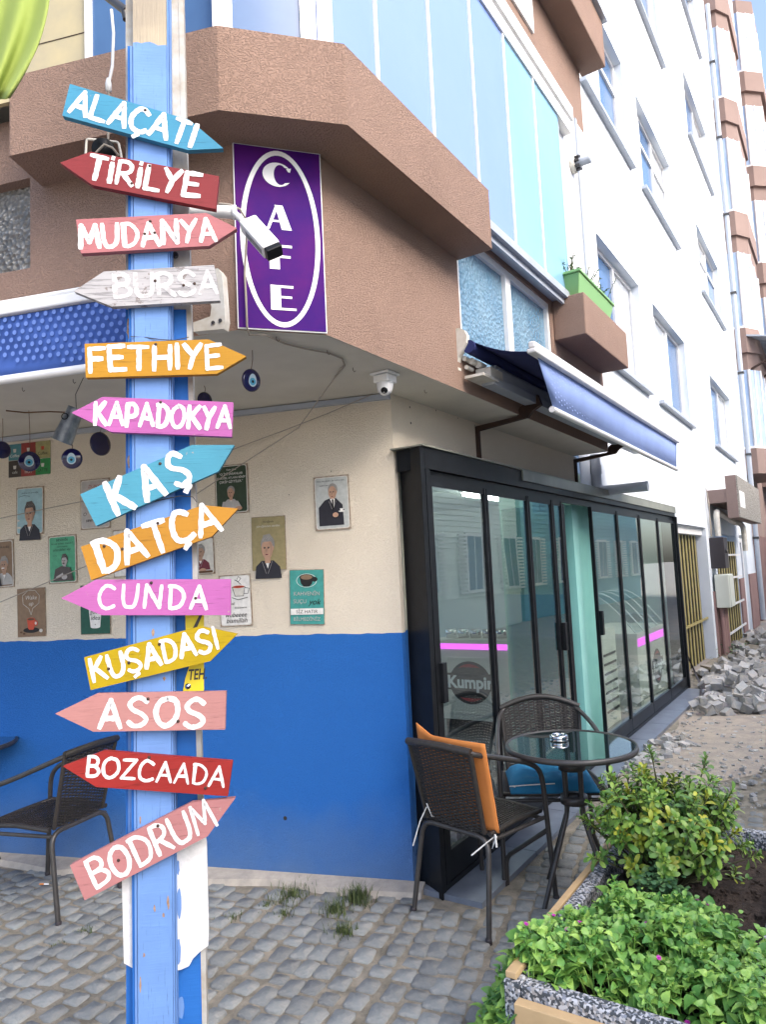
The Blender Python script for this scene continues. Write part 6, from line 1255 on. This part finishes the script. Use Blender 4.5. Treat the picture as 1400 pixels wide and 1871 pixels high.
# small dark rose-like plant in the middle
c_r = D(1205, 1640, 2.72); c_r.z = PH - .07; root = empty('small_dark_plant', c_r, 'small dark green leafy plant between the shrub and the ground cover', 'plant'); lst = []; st = MB(); VFs = [leaf_obovate(.024, .017, .2, .2)]
for i in range(60):
    p = c_r + V((rn.gauss(0, .055), rn.gauss(0, .05), rn.uniform(.03, .17))); st.tube([c_r + V((rn.uniform(-.02, .02), 0, 0)), p], .0018, 4, caps=False)
    for k in range(7): a = rn.uniform(0, 6.3); d = V((math.cos(a), math.sin(a), rn.uniform(-.2, .5))); lst.append((orient(p + d * .012, d, UZ, rn.uniform(.8, 1.3)), 0, 0, True))
tag(st.build('stems', M['stem'], root), kind='stuff'); place_leaves(root, lst, VFs, [M['leafC']])
# heart leaved ground cover spilling over the near corner
root = empty('flowering_ground_cover', PW(.3, .3, PH), 'mat of heart shaped leaves with tiny magenta flowers spilling over the near planter corner', 'plant')
lst = []; st = MB(); VFs = [leaf_heart(), leaf_heart(.034, .026, .5), leaf_heart(.045, .038, .25)]; fl_pos = []
def mound(a, c):      # height of the leaf mound over planter coords
    h = .10 + .045 * math.sin(a * 9 + 1) * math.cos(c * 8) + .02 * math.sin(a * 23) * math.sin(c * 19)
    if c < .03: h -= (.03 - c) * 1.6
    if a < .12: h -= (.12 - a) * 1.3
    return PH - .02 + h
edge = lambda c: (.66 if c > .14 else .50) - .25 * max(0, (c - .30)) ** 1 - (.06 if c < .1 else 0) + .04 * math.sin(c * 17)
tips = 0
while tips < 720:
    a = rn.uniform(-.04, .80); c = rn.uniform(-.17, .80)
    if a > edge(c): continue
    if c < -.02 and a > .50 + c * 1.0: continue
    if a < .03 and .0 < c < .16: continue
    if c < -.08 and rn.random() < .5: continue
    z = mound(a, c) - rn.random() ** 2 * .09
    if c < 0: z = max(.10, z)
    p = PW(a, c, z); tips += 1; out = (V((0, 0, 1)) + dR * rn.uniform(-.6, .4) + nR * rn.uniform(-.6, .5)).normalized(); base = PW(a + rn.uniform(-.04, .06), max(.06, c + rn.uniform(-.04, .05)), PH - .06)
    st.tube([base, base.lerp(p, .6) + V((0, 0, .02)), p], .0022, 4, caps=False); o_ = out.orthogonal().normalized(); a0 = rn.uniform(0, 6.3)
    for k in range(rn.randint(4, 7)):
        pr = k // 2; side = Matrix.Rotation(a0 + math.pi * (k % 2) + pr * 1.5, 3, out) @ o_; big = 1.25 - .3 * pr; ld = side + out * (.1 + .35 * pr)
        lst.append((orient(p - out * (.022 * (2 - pr)) + side * .003, ld, out, big * rn.uniform(.7, 1.15)), rn.randrange(3), 0, z > PH))
    if rn.random() < .035: fl_pos.append((p + out * .008, out))
tag(st.build('stems', M['leafA'], root), kind='stuff')
fm = MB(); fm.lathe([(0, -.004), (.0035, 0), (.002, .004)], (0, 0, 0), UZ, 6)
for k in range(11): a = k * 2 * math.pi / 11; u_ = V((math.cos(a), math.sin(a), .5)); s_ = V((-u_.y, u_.x, 0)) * .0016; fm.add([V((0, 0, .001)), u_ * .006 + s_, u_ * .009, u_ * .006 - s_], [(0, 1, 2, 3)])
fme = mesh_of(fm, 'flower', M['flower'])
for p, o_ in fl_pos:
    o = bpy.data.objects.new('flower', fme); COL.objects.link(o); o.parent = root; o.matrix_local = Matrix.Translation(-root.location) @ orient(p, o_.orthogonal(), o_, 1.0)
place_leaves(root, lst, VFs, [M['leafA']])

# grass tufts in the joints by the plinth and other small weeds
def tuft(px_, py_, n, h, lab, sp_=.04):
    c = G(px_, py_); b = MB()
    for i in range(n):
        a = rn.uniform(0, 6.3); rr = abs(rn.gauss(0, sp_)); p = c + V((math.cos(a) * rr, math.sin(a) * rr, 0)); l_ = rn.uniform(.4, 1) * h; a2 = rn.uniform(0, 6.3); dx = V((math.cos(a2), math.sin(a2), 0)) * l_ * rn.uniform(.2, .9); w_ = V((-dx.y, dx.x, 0)).normalized() * .0022
        b.add([p - w_, p + w_, p + dx * .4 + UZ * l_ * .7 + w_ * .6, p + dx + UZ * l_, p + dx * .4 + UZ * l_ * .7 - w_ * .6], [(0, 1, 2, 3, 4)])
    tag(b.build('grass_tuft', M['grass'], loc=c), lab, 'grass', kind='stuff')
for a in [(655, 1648, 300, .085, 'largest green grass tuft in the cobble joint near the blue wall corner', .05), (612, 1670, 170, .065, 'low grass tuft just left of the largest tuft', .04), (628, 1708, 150, .06, 'grass tuft in the cobbles below the largest tuft', .035), (535, 1640, 220, .06, 'dry grass strip against the concrete plinth', .07), (520, 1672, 70, .035, 'short grass patch below the dry strip by the plinth', .045), (488, 1655, 40, .03, 'sparse grass left of the dry strip', .03), (425, 1678, 40, .03, 'tiny grass sprig right beside the signpost foot', .03), (155, 1705, 40, .03, 'tiny grass sprig left of the signpost below the chair leg', .03), (100, 1730, 40, .02, 'dry moss sprig far left in the cobbles', .04)]: tuft(*a)
gc_ = G(1310, 1195); rtw = empty('roadside_weed', gc_, 'low dark green weed at the foot of the folding gate', 'plant'); b = MB()
for i in range(260):
    p = gc_ + V((rn.gauss(0, .28), rn.gauss(0, .2), abs(rn.gauss(.08, .07)))); a = rn.uniform(0, 6.3); u_ = V((math.cos(a), math.sin(a), .4)) * .05; w_ = V((-u_.y, u_.x, 0)) * .4; b.add([p, p + u_ * .5 + w_, p + u_, p + u_ * .5 - w_], [(0, 1, 2, 3)])
tag(b.build('leaves', M['leafC'], rtw), kind='stuff')

# ================================================================== RUBBLE: heap of lifted cobbles
rme = []
for k in range(8):
    b = rock(random.Random(40 + k), .062, .8); me = mesh_of(b, 'loose_stone', M['rubble']); rme.append((me, b))
rn = random.Random(31); placed = []
zones = [((1270, 1300), (1400, 1300), 40), ((1275, 1270), (1400, 1275), 50), ((1285, 1245), (1400, 1250), 50), ((1300, 1225), (1400, 1225), 40), ((1330, 1195), (1400, 1200), 34), ((1345, 1165), (1400, 1172), 26)]
ZL = ['in the front row of the heap by the sand', 'just behind the front row of the heap', 'in the middle of the heap', 'in the upper middle of the heap', 'near the back of the heap below the barred gate', 'at the far back of the heap by the door']
for zi, (p0, p1, n) in enumerate(zones):
    for i in range(n):
        q = rn.random(); px_ = p0[0] + (p1[0] - p0[0]) * q + rn.uniform(-6, 60) * .4; py_ = p0[1] + (p1[1] - p0[1]) * q + rn.uniform(-12, 12); c = G(px_, py_); z = .04
        for (o_, zz) in placed:
            if (o_ - c).length < .085: z = max(z, zz + .055)
        if z > .3: continue
        placed.append((c, z)); me, _ = rn.choice(rme); o = bpy.data.objects.new('loose_stone', me); COL.objects.link(o); o.location = c + UZ * z; o.rotation_euler = (rn.uniform(-.6, .6), rn.uniform(-.6, .6), rn.uniform(0, 6.3)); s_ = rn.uniform(.8, 1.15); o.scale = (s_, s_ * rn.uniform(.8, 1.1), s_)
        tag(o, 'grey cube shaped loose paving stone ' + ZL[zi], 'stone', 'loose paving stones in the heap')
for i, (x, y) in enumerate([(1188, 1372), (1205, 1362), (1222, 1378), (1240, 1356), (1178, 1390)]):
    me, _ = rme[i]; o = bpy.data.objects.new('broken_stone', me); COL.objects.link(o); o.location = G(x, y) + UZ * .025; o.rotation_euler = (.1 * i, .2, i * 1.3); o.scale = (.9, .7, .45); tag(o, 'flat broken stone in the sand past the round table, ' + ['second from the left', 'middle one at the back', 'lowest on the right', 'farthest right', 'leftmost and lowest'][i], 'stone', 'broken stones in the sand')
tag(MB().tube([G(1258, 1240) + UZ * .35, G(1268, 1235) + UZ * .12, G(1283, 1262) + UZ * .05, G(1280, 1300) + UZ * .03], .012, 6).build('black_hose', M['box_black'], loc=G(1268, 1240)), 'black hose end curling down at the far end of the shopfront', 'hose')
for i, (x0, y0, x1, y1) in enumerate([(1275, 1232, 1320, 1252), (1290, 1222, 1345, 1240)]):
    a, c = G(x0, y0) + UZ * .03, G(x1, y1) + UZ * .05; w_ = (c - a).cross(UZ).normalized() * .07; tag(MB().hexa([a - w_, c - w_, c + w_, a + w_, a - w_ + UZ * .03, c - w_ + UZ * .03, c + w_ + UZ * .03, a + w_ + UZ * .03]).build('timber_offcut', M['concrete'], loc=a), ['pale plank offcut lying nearest the shopfront beside the stone heap', 'second pale plank offcut lying behind the first by the gate'][i], 'plank')
# trunking strip lying at the wall foot, cigarette end
tag(MB().tube([G(378, 1601) + UZ * .02, G(430, 1600) + UZ * .02, G(486, 1589) + UZ * .035], .011, 4).build('plastic_trunking_strip', M['white'], loc=G(430, 1600)), 'pale plastic trunking strip lying along the concrete plinth right of the signpost', 'strip')
cgt = empty('cigarette_end', G(80, 1621), 'white cigarette end lying on the cobbles below the left chair', 'cigarette'); a = G(72, 1621) + UZ * .016; c = G(80, 1621) + UZ * .016; d = G(88, 1621) + UZ * .016
MB().tube([a, c], .004, 8).build('filter', M['orange'], cgt); MB().tube([c, d], .004, 8).build('paper', M['wht'], cgt)
